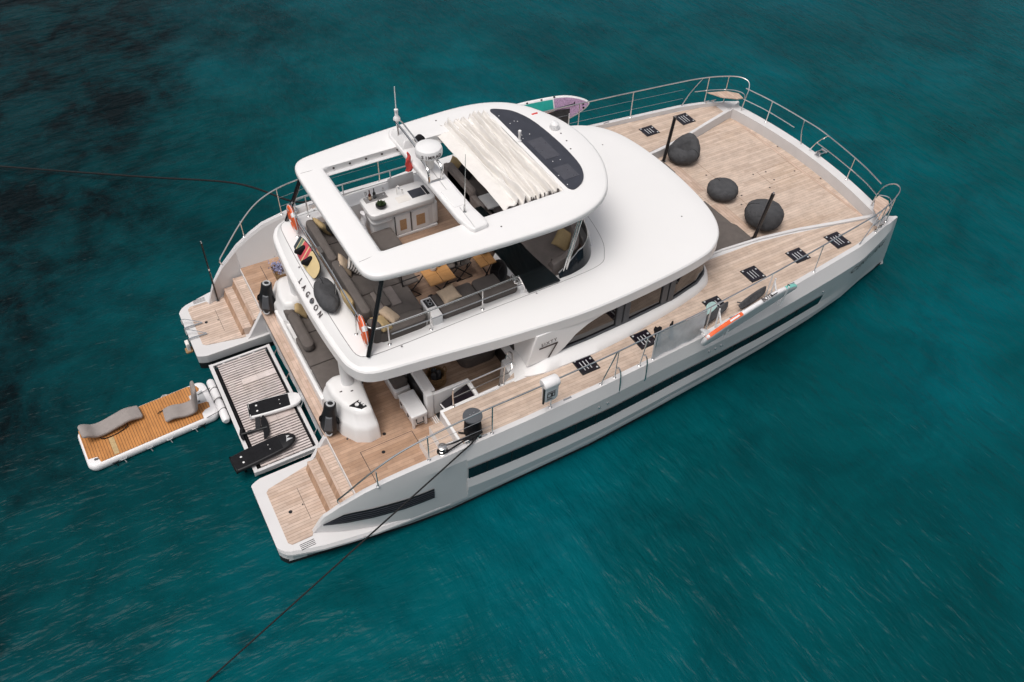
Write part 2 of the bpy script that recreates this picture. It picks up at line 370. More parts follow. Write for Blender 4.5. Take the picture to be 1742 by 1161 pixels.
YU = [(.9, 4.26), (1.5, 4.54), (2.2, 4.76), (3, 4.93), (4, 5.02)]
def zt(x): return itp(x, ZT)
def rake(x, z):      # the stem leans aft towards the deck
    return x-.60*max(0, z)/2.25*min(1, max(0, (x-17.2)/2.8))**1.6 if x > 17.2 else x
def hull_side(x):     # outer side from z=.5 up: (y, z)
    w0 = itp(x, YW); k = yk(x); gz = zt(x); zk = 1.95; wi = .012 if 4.28 < x < 16.2 else 0.0
    f = lambda z: w0+(k-w0)*(max(z, .01)/zk)**.45
    zb = itp(x, [(4.2, 1.22), (6, 1.10), (8.5, 1.03), (13, 1.04), (16.1, .92)]); zw = itp(x, [(4.2, 1.64), (6, 1.55), (8.5, 1.42), (13, 1.38), (16.1, 1.32)]); led = .03*max(0, min(1, (x-3.6)/1.0, (18.6-x)/2.5))
    return [(f(.5)+led*1.6, .5), (f(zb-.30)+led*2.4, zb-.30), (f(zb-.035)+led*.3, zb-.035), (f(zb)-wi, zb), (f(zw)-wi, zw), (f(zw+.03)-.0, zw+.03), (k, zk), (yg(x), gz)]
def build_hull(s):
    b = MB()
    # lower body
    xs = [.05, .1, .18, .3, .6, 1, 1.6, 2.2, 3, 4, 6, 8, 10, 12, 14, 16, 17.5, 18.6, 19.4, 19.9, 20.08, 20.16]
    L = []
    for x in xs:
        yi = itp(x, YI); yl = itp(x, YL) if x < 4 else y05(x); yw = min(itp(x, YW), yl-.02); f = max(0, min(1, (20.2-x)/.12)) if x > 20 else 1
        if x > 19.5: q = (x-19.5)/.7; c = 3.44; yi += (c-yi)*q**2*.8; yl += (c-yl)*q**2*.75; yw += (c-yw)*q**2*.85
        yc = (yi+yw)/2; bot = -.9 if x > 1.2 else -.12
        c_ = .05 if x < 4 else .0
        L.append([(rake(x, z), y, z) for x, y, z in [(x, s*yi, .5), (x, s*(yi+.02), .2), (x, s*(yi+.06), -.02), (x, s*yc, bot), (x, s*yw, -.02), (x, s*(yw+.01), .10), (x, s*(yl-(.04 if x < 4 else .02)), .30), (x, s*(yl-(0 if x < 4 else .008)), .36), (x, s*yl, .42), (x, s*(yl-c_), .5)]])
    b.loft(L)
    # bulwark beside the platform and the aft deck
    def bul(xs, dz):
        L = []
        for x in xs:
            yo = itp(x, YU) if x < 4 else yg(x); z = zt(x); f = min(1, (z-.5)/1.6)
            yb = yo+.05*f; tin = yo-.06-.06*f
            dz = .46 if x < 2.061 else 1.235
            if x >= 3.4: yb = yo+.05*f*(1-(x-3.4)/1.06)+(hull_side(x)[0][0]-yo)*((x-3.4)/1.06)
            q = max(0, min(1, (x-2.6)/1.86)); q = q*q*(3-2*q); sa = lambda zz: itp(zz, [(p[1], p[0]) for p in hull_side(x)]); A = (yb, yb+.02, yo+.03); ZZ = (.45, .5+.45*(z-.5), .5+.82*(z-.5)); A = [a_+(sa(z_)-a_)*q for a_, z_ in zip(A, ZZ)]
            L.append([(x, s*2.3, .45), (x, s*A[0], ZZ[0]), (x, s*A[1], ZZ[1]), (x, s*A[2], ZZ[2]), (x, s*yo, z), (x, s*tin, z), (x, s*(tin-.05*f), z-.07*f), (x, s*min(4.40, yo-.1), dz), (x, s*2.3, dz)])
        b.loft(L)
    bul([.9, 1.0, 1.1, 1.2, 1.38, 1.56, 1.85, 2.06, 2.062, 2.14, 2.4, 2.6, 3.02, 3.4, 3.8, 4.1, 4.46], None)
    # upper body
    L = []
    for x in [4.45, 4.7]+[5+i*.5 for i in range(4)]+[6.99]+[7+i*.5 for i in range(17)]+[15.5, 16.0, 16.18, 16.22, 16.5, 16.8, 17.1, 17.4, 17.7, 18, 18.3, 18.6, 18.9, 19.2, 19.6, 19.9, 20.08, 20.16]:
        yi = 3.76 if x < 7 else max(2.3, itp(x, [(7, 2.3), (14, 2.36), (15.3, 2.47), (16.5, 2.68), (18.8, 3.24), (19.4, 3.30), (20.16, 3.50)]))
        sd = hull_side(x); d = .13; zd = 2.185
        if x > 19.5:
            q = (x-19.5)/.66; sd = [(y+(3.43+.085*z-y)*q**2*.75, z) for y, z in sd]; c = 3.6; yi += (c-yi)*q**2*.7; d *= 1-q*.7; zd = 2.185+.13*q if x < 20 else zt(x)-.01
        yt, z7 = sd[-1]
        if x > 19.1: zd = z7-.005
        L.append([(rake(x, z), y, z) for x, y, z in [(x, s*min(yi, 3.44), .45)]+[(x, s*y, z) for y, z in sd]+[(x, s*(yt-d), z7), (x, s*(yt-d-.012), zd), (x, s*yi, zd)]])
    b.loft(L)
    o = b.build('hull', 'grey', cat, angle=10)
    if s < 0: o['label'] = 'near hull of the catamaran with its long dark window'
    # antifouling band along the water line
    a = MB(); L = []
    for x in xs:
        yi = itp(x, YI); yl = itp(x, YL) if x < 4 else y05(x); yw = min(itp(x, YW), yl-.02)
        if x > 19.5: q = (x-19.5)/.7; c = 3.44; yi += (c-yi)*q**2*.8; yw += (c-yw)*q**2*.85
        L.append([(x-.004 if x < .1 else x+(.006 if x > 20 else 0), s*(yi+.02), -.10), (x-.004 if x < .1 else x+(.006 if x > 20 else 0), s*(yi+.008), .12), (x-.004 if x < .1 else x+(.006 if x > 20 else 0), s*(yw+.012), .09), (x-.004 if x < .1 else x+(.006 if x > 20 else 0), s*(yw+.01), -.10)])
    L = [[(x_, y_, z_+(.10 if z_ > 0 and x_ < 2.2 else 0)) for x_, y_, z_ in l] for l in L]
    a.loft(L); a.build('boot_stripe', 'antifoul', o)
    # long hull window sunk in its recess
    wv = []; xs2 = [4.48, 4.7]+[5+i*.5 for i in range(23)]+[16.10]
    for x in xs2:
        sd = hull_side(x); sh = 0
        wv.append([(x+(.16 if x < 4.5 else 0)*0, s*(sd[3][0]+.024), sd[3][1]+.004), (x, s*(sd[4][0]+.024), sd[4][1]-.004)])
    wm = MB(); n = len(xs2)
    wm.add([p for l in wv for p in l], [(2*i, 2*i+2, 2*i+3, 2*i+1) for i in range(n-1)])
    wo = wm.build('hull_window', 'hullglass', o, smooth=False)
    for x0 in (4.95, 5.6, 7.4, 8.0, 9.8, 10.4, 12.6, 13.2, 15.0):      # edges of the opening ports inside the strip
        sd = hull_side(x0); ya, yb = sd[3][0]+.026, sd[4][0]+.026; za, zb = sd[3][1]+.03, sd[4][1]-.03
        MB().loft([[(x0, s*ya, za), (x0+.03, s*ya, za), (x0+.03, s*(ya+.006), za), (x0, s*(ya+.006), za)], [(x0, s*yb, zb), (x0+.03, s*yb, zb), (x0+.03, s*(yb+.006), zb), (x0, s*(yb+.006), zb)]]).build('window_mullion', 'black', wo)
    # louvred air intake in the bulwark
    lv = MB(); P = [(1.14, .84, .87), (1.3, .85, 1.0), (1.6, .88, 1.22), (1.9, .90, 1.26), (2.2, .92, 1.29), (2.55, .94, 1.31), (2.9, .96, 1.34), (3.25, .98, 1.36), (3.62, 1.0, 1.38)]
    def yo(x, z):
        yo_ = itp(x, YU) if x < 4 else yg(x); zz = zt(x); f = min(1, (zz-.5)/1.6); g = (z-.5)/max(.01, zz-.5)
        q = max(0, min(1, (x-2.6)/1.86)); q = q*q*(3-2*q); sa = lambda g_: itp(.5+g_*(zz-.5), [(p[1], p[0]) for p in hull_side(x)])
        return itp(g, [(a_, b_+(sa(a_)-b_)*q) for a_, b_ in ((0, yo_+.05*f), (.45, yo_+.05*f+.02), (.82, yo_+.03), (1, yo_))])
    vs = []
    for x, za, zb in P: vs += [(x, s*(yo(x, za)+.016), za), (x, s*(yo(x, (za+zb)/2)+.016), (za+zb)/2), (x, s*(yo(x, zb)+.016), zb)]
    lv.add(vs, [f for i in range(len(P)-1) for f in ((3*i, 3*i+3, 3*i+4, 3*i+1), (3*i+1, 3*i+4, 3*i+5, 3*i+2))])
    lo = lv.build('air_intake', 'black', o)
    fn = MB()
    for k in range(1, 5):
        q = k/5; pts = [(x, s*(yo(x, za+(zb-za)*q)+.022), za+(zb-za)*q) for x, za, zb in P]
        fn.tube(pts, .008, 5)
    fn.build('louvre', 'solar', o)
    return o
hullS = build_hull(-1); hullP = build_hull(1)
# name on the near bow
for k, (ch, xx) in enumerate(zip('CENTIANE', np.linspace(17.22, 18.80, 8))):
    f_ = lambda x_, z_: -itp(z_, [(q[1], q[0]) for q in hull_side(2*x_-rake(x_, z_))])-.022
    zz = 1.67+.05*(xx-17.2); yq = f_(xx, zz); yq2 = f_(xx+.1, zz); yz = f_(xx, zz+.15)
    text(ch, .33, frame((xx, yq, zz), (1, (yq2-yq)/.1, .06), (.0, (yz-yq)/.15, 1)), hullS, 'bow_letter', shear=.22, bold=.0)
# small through-hull fittings and step handles on the near side
for x, z in ((8.05, 1.70), (8.3, 1.71), (11.55, 1.74), (11.75, 1.74), (11.95, 1.745), (16.0, 1.5), (3.9, .72), (1.9, .42)):
    sd = hull_side(x); y = -(itp(z, [(q[1], q[0]) for q in sd]) if x > 4 else itp(x, YL))-.004
    MB().lathe([(.035, 0), (.035, .03), (.02, .045)], (0, 0, 0), 10, mx=frame((x, y+.02, z), (1, 0, 0), (0, 0, 1))).build('hull_fitting', 'steel', hullS)

# ------------------------------------------------ bridge deck and decks
b = MB()
b.box(2.02, 14.2, -2.35, 2.35, .62, 1.20); b.box(2.02, 4.46, -4.38, 4.38, 1.0, 1.236)
b.box(4.40, 7.4, -3.78, 3.78, .9, 1.236)
b.build('bridge_deck', 'grey', cat)
def deck(name, poly, z, m, th=.014, parent=cat, bev=0):
    return MB().prism(poly, z-th, z).build(name, m, parent, smooth=False, bevel=bev)
pl = [(.33, 2.72), (.31, 2.80), (.31, 4.24), (.36, 4.33), (.9, 4.36), (1.1, 4.30), (1.45, 4.385), (1.45, 2.50), (.62, 2.50)]
pl = [(.38, 2.66), (.31, 2.74), (.31, 4.25), (.38, 4.34), (.86, 4.34), (.94, 4.19), (1.44, 4.36), (1.44, 2.46), (1.36, 2.46)]
st_half = lambda s, p: [(x, s*y) for x, y in (p if s > 0 else p[::-1])]
for s in (-1, 1):
    deck('swim_platform', st_half(s, pl), .516, 'teak_plat')
    for k, (x0, x1, z) in enumerate(((1.44, 1.80, .75), (1.75, 2.10, 1.0))):
        y0, y1 = (2.55-.07*k, 4.37)
        MB().prism(st_half(s, [(x0, y0), (x0, y1), (x1, y1), (x1, y0-.06)]), .5, z).build('step', 'teak_plat', cat, smooth=False, bevel=.006)
        MB().prism(st_half(s, [(x0-.012, y0-.02), (x0-.012, y1), (x0+.055, y1), (x0+.055, y0-.02)]), z-.018, z+.004).build('step_nosing', 'teak_y', cat, smooth=False, bevel=.004)
        MB().prism(st_half(s, [(x0-.004, y0), (x0-.004, y1), (x0+.004, y1), (x0+.004, y0)]), z-.04, z-.02).build('step_shadow_line', 'teak_fly', cat, smooth=False)  # dark strip painting the shadow line under the nosing
        MB().loft([[(x0-.09, s*y0, z-.235), (x0-.09, s*(y1-.06), z-.235), (x0+.02, s*(y1-.06), z-.235), (x0+.02, s*y0, z-.235)], [(x0-.006, s*y0, z-.02), (x0-.006, s*(y1-.06), z-.02), (x0+.02, s*(y1-.06), z-.02), (x0+.02, s*y0, z-.02)]]).build('step_riser', 'teak_cock', cat, smooth=False)  # riser's shade put in as a darker teak than the treads
    # curb that slopes down beside the steps
    MB().loft([[(x, s*2.34, .49), (x, s*(2.47 if x > 1.5 else 2.45), .49), (x, s*(2.46 if x > 1.5 else 2.44), z), (x, s*2.34, z)] for x, z in ((2.06, 1.25), (1.99, 1.25), (1.55, .60), (1.46, .52))]).build('stair_curb', 'grey', cat, bevel=.012)
ad = [(2.04, -4.39), (4.46, -4.39), (4.46, 4.39), (2.04, 4.39)]
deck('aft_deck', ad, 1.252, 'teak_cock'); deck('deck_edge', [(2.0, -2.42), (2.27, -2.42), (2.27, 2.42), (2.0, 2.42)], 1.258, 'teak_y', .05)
deck('cockpit_sole', [(4.47, -3.74), (7.2, -3.74), (7.2, 3.74), (4.47, 3.74)], 1.250, 'teak_sole_lit')
hb = MB()
for s in (-1, 1):       # seams of the engine hatches, drains
    y0, y1 = sorted((s*3.25, s*4.22))
    for a in (rect(2.56, 2.575, y0, y1), rect(3.89, 3.905, y0, y1), rect(2.56, 3.9, s*3.25-.006, s*3.25+.006)): hb.prism(a, 1.2525, 1.2545)
    for x, y in ((3.28, 3.02), (3.05, 3.5), (.63, 3.51), (.95, 3.45)): MB().lathe([(.045 if x != .95 else .02, 0), (.045 if x != .95 else .02, .006)], (x, s*y, 1.251 if x > 1 else .5165), 12).build('deck_drain', 'black', cat)
    y0, y1 = sorted((s*2.95, s*3.9)); hb.prism(rect(.98, .99, y0, y1), .5165, .5178)
    for k in range(4): y = s*4.4; MB().prism(rect(.52+.0*k, .86, y+s*(.03+.045*k)-.008, y+s*(.03+.045*k)+.008), .5005, .503).build('drain_slot', 'black', cat, smooth=False)
hb.build('hatch_seam', 'text', cat, smooth=False)
xsd = [4.52, 6, 7.5, 9, 10.5, 12, 13.5, 15, 16, 17, 18, 18.55, 19.0]
for s in (-1, 1):
    inn = [(x, (3.79 if x < 7 else max(2.42, itp(x, [(7, 3.1), (12, 2.6), (14, 2.46), (15.3, 2.57), (16.5, 2.78), (18.8, 3.32)])))) for x in xsd]
    out = [(x, yg(x)-.16 if x < 18.9 else 3.52) for x in xsd]
    poly = inn+out[::-1]
    if s > 0: poly = mirror(poly); poly = [(x, -y) for x, y in poly]
    else: poly = [(x, -y) for x, y in poly]
    deck('side_deck', poly, 2.20, 'teak')
    e = MB()
    e.loft([[(4.46, s*3.76, 1.2), (4.46, s*4.86, 1.2), (4.46, s*4.86, 2.19), (4.46, s*3.76, 2.19)], [(4.52, s*3.76, 1.2), (4.52, s*4.86, 1.2), (4.52, s*4.86, 2.206), (4.52, s*3.76, 2.206)]])
    e.loft([[(4.46, s*3.72, 1.2), (4.46, s*3.80, 1.2), (4.46, s*3.80, 2.215), (4.46, s*3.72, 2.215)], [(6.9, s*3.66, 1.2), (6.9, s*3.74, 1.2), (6.9, s*3.74, 2.215), (6.9, s*3.66, 2.215)]])
    e.build('deck_edge_trim', 'white', cat, bevel=.015)
    for x0, x1, z in ((3.86, 4.18, 1.56), (4.14, 4.47, 1.88)):
        y0, y1 = sorted((s*3.76, s*4.42)); MB().box(x0, x1, y0, y1, 1.24, z-.02).build('step', 'white', cat, bevel=.01)
        MB().prism(rect(x0+.005, x1-.02, y0+.02, y1-.02), z-.02, z).build('step_tread', 'teak', cat, smooth=False)
# hatches let into the side decks
def hatch(x0, x1, y0, y1):
    b = MB(); b.prism(rect(x0, x1, y0, y1), 2.19, 2.212, 0); b.prism(rect(x0+.03, x1-.03, y0+.03, y1-.03), 2.212, 2.2155, 1)
    for k in (.28, .46, .64): xx = x0+(x1-x0)*k; b.box(xx-.011, xx+.011, y0+.10, y1-.13, 2.216, 2.221, 2)
    for fx, fy in ((.88, .12), (.88, .72), (.12, .90)): b.lathe([(.028, 0), (.028, .008)], (x0+(x1-x0)*fx, y0+(y1-y0)*fy, 2.2155), 8, 2)
    return b.build('deck_hatch', ['black', 'hatchglass', 'greyweb'], cat, smooth=False)
HX = [(7.98, 8.5, 3.88, 4.4), (9.74, 10.26, 3.86, 4.39), (12.14, 12.66, 3.74, 4.2), (13.83, 14.34, 3.28, 3.8), (15.46, 15.98, 3.29, 3.79), (16.93, 17.46, 3.28, 3.87)]
for x0, x1, a, c in HX: hatch(x0, x1, -c, -a)
for x0, x1, a, c in HX: hatch(x0, x1, a, c)
# fore deck lounge between the beams
fy = [(13.2, 2.30), (14, 2.30), (15.3, 2.41), (16.5, 2.62), (18.8, 3.18), (19.25, 3.24)]
MB().prism([(x, -y-.06) for x, y in fy]+[(x, y+.06) for x, y in fy[::-1]], 1.5, 1.935).build('foredeck_base', 'grey', cat)
fpoly = [(x, -y) for x, y in fy]+[(19.33, -2.2), (19.42, -1), (19.44, 0), (19.42, 1), (19.33, 2.2)]+[(x, y) for x, y in fy[::-1]]
deck('foredeck', fpoly, 1.95, 'teak')
for s in (-1, 1):
    L = []
    for x, y in [(13.3, 2.30), (14, 2.30), (15.3, 2.41), (16.5, 2.62), (17.6, 2.90), (18.8, 3.18), (19.3, 3.22)]:
        wd = .0+.06*max(0, (x-14)/5); t = 2.235+.03*max(0, (x-15)/4)
        L.append([(x, s*(y-.0), 1.9), (x, s*(y+wd+.085), 1.9), (x, s*(y+wd+.08), t), (x, s*(y+.012), t)])
    MB().loft(L).build('foredeck_beam', 'grey2', cat, bevel=.015)
L = []
for y in np.linspace(-3.3, 3.3, 25):
    xo = 19.64-.034*y*y; a = .34+.0*abs(y)
    L.append([(xo-a-.02, y, 1.9), (xo-a, y, 2.30), (xo-.06, y, 2.335), (xo, y, 2.28), (xo-.03, y, 1.55), (xo-a, y, 1.5)])
MB().loft(L).build('crossbeam', 'grey2', cat, angle=45)
sm = MB()
def seam(x0, y0, x1, y1, z, w_=.012):
    d = Vector((x1-x0, y1-y0, 0)).normalized(); nn = Vector((-d.y, d.x, 0))*w_/2
    sm.prism([(x0-nn.x, y0-nn.y), (x1-nn.x, y1-nn.y), (x1+nn.x, y1+nn.y), (x0+nn.x, y0+nn.y)], z, z+.002)
seam(16.26, -2.5, 16.26, 2.5, 1.9505); seam(15.3, -1.4, 15.3, 1.4, 1.9505, .01); seam(17.63, -.36, 18.9, -.36, 1.9505, .01); seam(17.63, .32, 18.9, .32, 1.9505, .01); seam(17.63, -.36, 17.63, .32, 1.9505, .01); seam(18.9, -.36, 18.9, .32, 1.9505, .01)
for x, y in ((17.45, .28), (17.45, -.5), (17.85, -.25), (17.9, .2), (18.75, -.2), (16.1, .95), (16.1, -.75), (16.4, -.4), (16.1, -1.3), (19.2, 1.1), (19.2, -.9)): MB().lathe([(.03, 0), (.03, .005)], (x, y, 1.951), 8).build('deck_socket', 'text', cat)
sm.build('deck_seam', 'teak_fly', cat, smooth=False)
tb = MB()
for s in (-1, 1): MB().prism(st_half(s, [(15.22, .35), (15.3, 1.75), (15.62, 1.75), (15.62, .35)]), 1.9505, 1.956).build('deck_margin', 'teak_y', cat, smooth=False)
tb.prism(rect(18.93, 19.02, -3.0, 3.0), 1.9505, 1.955)
tb.build('deck_margin', 'teak_y', cat, smooth=False)
for s in (-1, 1):
    y0, y1 = sorted((s*.12, s*2.2)); b = MB()
    b.loft([zl(st_half(s, [(13.4, .12), (15.16, .12), (15.2, 1.35), (15.28, 1.5), (15.28, 2.2), (13.4, 2.2)]), z) for z in (1.95, 2.02)]).build('sun_pad', 'fabric', cat, bevel=.03)

# ------------------------------------------------ coach roof
def full(half): return half+[(x, -y) for x, y in half[::-1] if y > 1e-6]
ROOF = full([(13.76, 0.0), (13.74, .7), (13.66, 1.5), (13.5, 2.2), (13.22, 2.75), (12.8, 3.14), (12.2, 3.38), (10.8, 3.56), (8.6, 3.66), (6.6, 3.50), (5.4, 3.34), (4.4, 3.20), (3.6, 3.10), (3.22, 3.02), (2.98, 2.86), (2.84, 2.62), (2.76, 2.3), (2.68, 1.2), (2.66, 0.0)])
COAM = full([(10.32, 0.0), (10.27, .9), (10.08, 1.8), (9.82, 2.3), (9.5, 2.58), (8.5, 2.66), (6, 2.68), (4.2, 2.72), (3.3, 2.70), (3.10, 2.56), (3.04, 2.3), (3.0, 1.2), (2.99, 0.0)])
WELL = full([(9.85, 0.0), (9.8, .9), (9.62, 1.7), (9.3, 2.2), (8.8, 2.40), (6, 2.44), (4.2, 2.46), (3.8, 2.42), (3.62, 2.28), (3.52, 2.0), (3.5, 1.2), (3.5, 0.0)])
CX, NS = 7.6, 240
ROOF, COAM, WELL = [smoothpoly(p, 4) for p in (ROOF, COAM, WELL)]
r0, r1, r2 = [star(p, CX, 0, NS, 5.2, 2.9) for p in (ROOF, COAM, WELL)]
def lerp(a, c, q): return [(p[0]+(t[0]-p[0])*q, p[1]+(t[1]-p[1])*q) for p, t in zip(a, c)]
ZR = 3.73
L = [zl(inset(r0, .9), 3.20), zl(inset(r0, .10), 3.19), zl(inset(r0, .012), 3.195), zl(r0, 3.21), zl(inset(r0, .008), 3.485), zl(inset(r0, .04), 3.52), zl(inset(r0, .12), 3.545)]
base = inset(r0, .12)
for q in (.12, .3, .5, .7, .86, .97): L.append(zl(lerp(base, r1, q), 3.545+(ZR-3.545)*(1-(1-q)**1.25)))
L += [zl(r1, ZR), zl(lerp(r1, r2, .9), ZR+.01), zl(r2, ZR), zl(inset(r2, .02), ZR-.03), zl(inset(r2, .03), 3.48)]
roof = MB().loft(L).build('coachroof', 'white', cat, angle=27)
s_ = MB(); rs = inset(star(COAM, CX, 0, NS, 5.2, 2.9), -.01); s_.tube([(x, y, ZR-.004) for x, y in rs], .008, 5, closed=True)
for i in range(0, NS, 12):
    if i % 24: s_.lathe([(.025, 0), (.025, .012)], (inset(r1, -.05)[i][0], inset(r1, -.05)[i][1], ZR-.015), 8)
for x, y in ((12.6, -1.9), (12.6, 1.9), (2.82, 0.0)): s_.lathe([(.022, 0), (.022, .01)], (x, y, 3.60 if x > 5 else 3.575), 8)
s_.build('roof_seam', 'line', roof)
s_ = MB(); s_.lathe([(.085, 0), (.085, .02), (.05, .025)], (2.86, -.33, 3.60), 14); s_.build('roof_speaker', 'greyp', roof)
# cabin below the roof: sloped base, dark glass all round, mullions
CB = full([(13.34, 0.0), (13.27, 1.2), (13.14, 2.3), (13.02, 2.88), (12.74, 3.26), (12.2, 3.46), (11.4, 3.62), (9.9, 3.84), (8.6, 3.94), (7.2, 3.90), (6.72, 3.80), (6.70, 3.6), (6.7, 0.0)])
CT = full([(13.22, 0.0), (13.17, 1.2), (13.06, 2.2), (12.96, 2.70), (12.72, 3.06), (12.3, 3.28), (11.4, 3.46), (9.9, 3.57), (8.6, 3.62), (7.5, 3.60), (7.40, 3.50), (7.4, 3.3), (7.4, 0.0)])
c0, c1 = [star(p[:11]+p[11:] if False else p, 9.6, 0, 200, 3.6, 3.2) for p in (CB, CT)]
MB().loft([zl(c0, 2.14), zl(c0, 2.24), zl(lerp(c0, c1, .5), 2.37), zl(lerp(c0, c1, .9), 2.41), zl(c1, 2.42), zl(inset(c1, .08), 2.42)], cap1=False).build('cabin_base', 'white', cat, angle=50)
gl = inset(c1, .045)
def side_idx(x0, x1, s): return [i for i in range(200) if x0 <= gl[i][0] <= x1 and s*gl[i][1] > 0]
MB().loft([zl(gl, 2.40), zl(inset(gl, .01), 3.22)], cap0=False, cap1=False).build('cabin_window', 'glass', cat)
fr = MB(); fr.tube([(x, y, 2.435) for x, y in inset(c1, .02)], .035, 6, closed=True)
for s in (-1, 1):
    for x0 in (9.66, 11.14):
        y0 = itp(x0, [(8.6, 3.62), (9.9, 3.57), (11.4, 3.46)])
        for dx in (-.11, .11): fr.box(x0+dx-.085, x0+dx+.085, *sorted((s*(y0-.1), s*(y0+.005))), 2.42, 3.21)
fr.build('window_frame', 'greyp', cat, bevel=.006)
# white shoulder that rises into the roof and carries the number, sweeping down over the aft window
for s in (-1, 1):
    P = [(6.86, 2.34), (7.66, 2.40), (7.9, 2.56), (8.2, 2.86), (8.55, 3.06), (9.0, 3.16), (9.9, 3.20), (9.9, 3.24), (7.12, 3.24)]
    def yo_(x, z): return itp(x, [(6.6, 3.58), (7.4, 3.63), (8.6, 3.66), (9.9, 3.60)])+.03-(z-2.35)*.05
    MB().loft([[(x, s*yo_(x, z), z) for x, z in P], [(x, s*(yo_(x, z)-.07), z) for x, z in P]]).build('cabin_shoulder', 'white', cat, bevel=.01)
    MB().loft([[(6.88, s*2.98, 2.2), (6.85, s*3.60, 2.2), (7.6, s*3.60, 2.2), (7.6, s*2.98, 2.2)], [(6.80, s*2.98, 3.22), (7.12, s*3.58, 3.22), (7.7, s*3.58, 3.22), (7.7, s*2.98, 3.22)]]).build('cabin_pillar', 'white', cat, bevel=.02)
    MB().loft([[(6.46, s*2.95, 1.25), (6.40, s*3.78, 1.25), (7.3, s*3.78, 1.25), (7.3, s*2.95, 1.25)], [(6.52, s*2.97, 2.12), (6.42, s*3.79, 2.20), (7.3, s*3.80, 2.20), (7.3, s*2.97, 2.12)], [(6.84, s*2.97, 2.22), (6.76, s*3.70, 2.27), (7.3, s*3.70, 2.27), (7.3, s*2.97, 2.22)]]).build('cockpit_coaming', 'white', cat, bevel=.012)
sh = [o for o in bpy.data.objects if o.name.startswith('cabin_shoulder')][0]
yq = -3.668
text('SIXTY', .13, frame((7.42, yq-.006, 2.98), (1, 0, .06), (0, .05, 1)), sh, 'lettering', spacing=1.35)
nb = MB(); nb.add([(7.17, -3.645, 2.86), (7.68, -3.668, 2.88), (7.68, -3.671, 2.83), (7.17, -3.648, 2.81)], [(0, 1, 2, 3)]); nb.add([(7.68, -3.674, 2.86), (7.62, -3.672, 2.84), (7.40, -3.680, 2.45), (7.46, -3.682, 2.45)], [(0, 1, 2, 3)])
nb.build('number', 'text', sh, smooth=False)
# maker's letters along the aft edge of the roof
for k, ch in enumerate('LAGOON'):
    yq = .46-.262*k
    text(ch, .19, frame((2.815+.004*abs(k-2), yq, 3.618), (0, -1, 0), (.77, 0, .64)), roof, 'roof_letter', bold=.02)
# aft bulkhead of the saloon: dark doors
MB().box(6.86, 6.9, -2.95, 2.95, 1.25, 3.15).build('saloon_door', 'darkint', cat)

# ------------------------------------------------ cockpit
for s in (-1, 1):       # sculpted pods at the aft corners, with the roof pillar on top
    P0 = [(2.32, 1.45), (2.31, 2.2), (2.38, 2.56), (2.61, 2.94), (2.90, 3.10), (3.20, 3.06), (3.34, 1.7), (3.34, 1.3), (2.5, 1.25)]
    P1 = [(2.50, 1.55), (2.50, 1.95), (2.60, 2.32), (2.78, 2.66), (2.98, 2.80), (3.14, 2.78), (3.26, 1.75), (3.22, 1.5), (2.7, 1.45)]
    a, c = [star(st_half(s, p), 2.8, s*2.1, 90, .6, .9) for p in (P0, P1)]
    L = [zl(a, 1.24), zl(lerp(a, c, .12), 1.62), zl(lerp(a, c, .28), 1.74), zl(lerp(a, c, .55), 1.79), zl(lerp(a, c, .75), 1.98), zl(lerp(a, c, .92), 2.06), zl(lerp(c, [(2.85, s*2.1)]*90, .08), 2.09), zl(lerp(c, [(2.85, s*2.1)]*90, .3), 2.10)]
    pod = MB().loft(L).build('transom_pod', 'white', cat, angle=48)
    MB().tube([(2.95, s*1.78, 2.05), (2.90, s*1.80, 2.4), (2.90, s*1.84, 2.9), (2.95, s*1.9, 3.18)], [.16, .11, .11, .17], 14).build('roof_pillar', 'white', cat)
    if s < 0:
        cpn = MB().prism(st_half(s, [(2.70, 2.50), (2.96, 2.44), (3.06, 2.70), (2.92, 2.72)]), 2.075, 2.112).build('control_panel', 'black', pod)
        for x, y, r in ((2.87, 2.56, .05), (2.965, 2.50, .028), (2.99, 2.575, .028), (3.01, 2.645, .028)): MB().lathe([(r, 0), (r, .02), (r*.6, .02), (r*.6, .005)], (x, s*y, 2.112), 14).build('control_dial', 'whitep', cpn)
    k = MB()
    for x, y in ((2.66, 2.0), (2.90, 2.1)): k.box(x, x+.06, s*y-.015, s*y+.015, 2.08, 2.108)
    for x, y, z in ((2.30, 2.5, 1.55), (2.42, 2.85, 1.4)): k.lathe([(.025, 0), (.025, .02)], (x, s*y, z), 8)
    if s < 0: k.build('vent_slot', 'text', pod)
MB().box(2.27, 2.37, -1.6, 1.9, 1.25, 1.62).build('aft_coaming', 'white', cat, bevel=.02)
b = MB()
b.cushion(2.44, 2.74, -.10, 1.30, 1.70, 1.96, .11, .01); b.cushion(2.44, 2.72, 1.28, 1.78, 1.5, 1.92, .10)
b.build('sofa_back', 'fabric', cat)
b = MB()
for y0, y1 in ((.62, 1.75), (-.52, .60), (-1.55, -.54)): b.cushion(2.70 if y0 > -.1 else 2.40, 3.42, y0, y1, 1.52, 1.70, .04, .012)
b.build('sofa_seat', 'fabric', cat)
MB().box(2.37, 3.40, -1.5, 1.75, 1.25, 1.53).build('sofa_base', 'white', cat, bevel=.02)
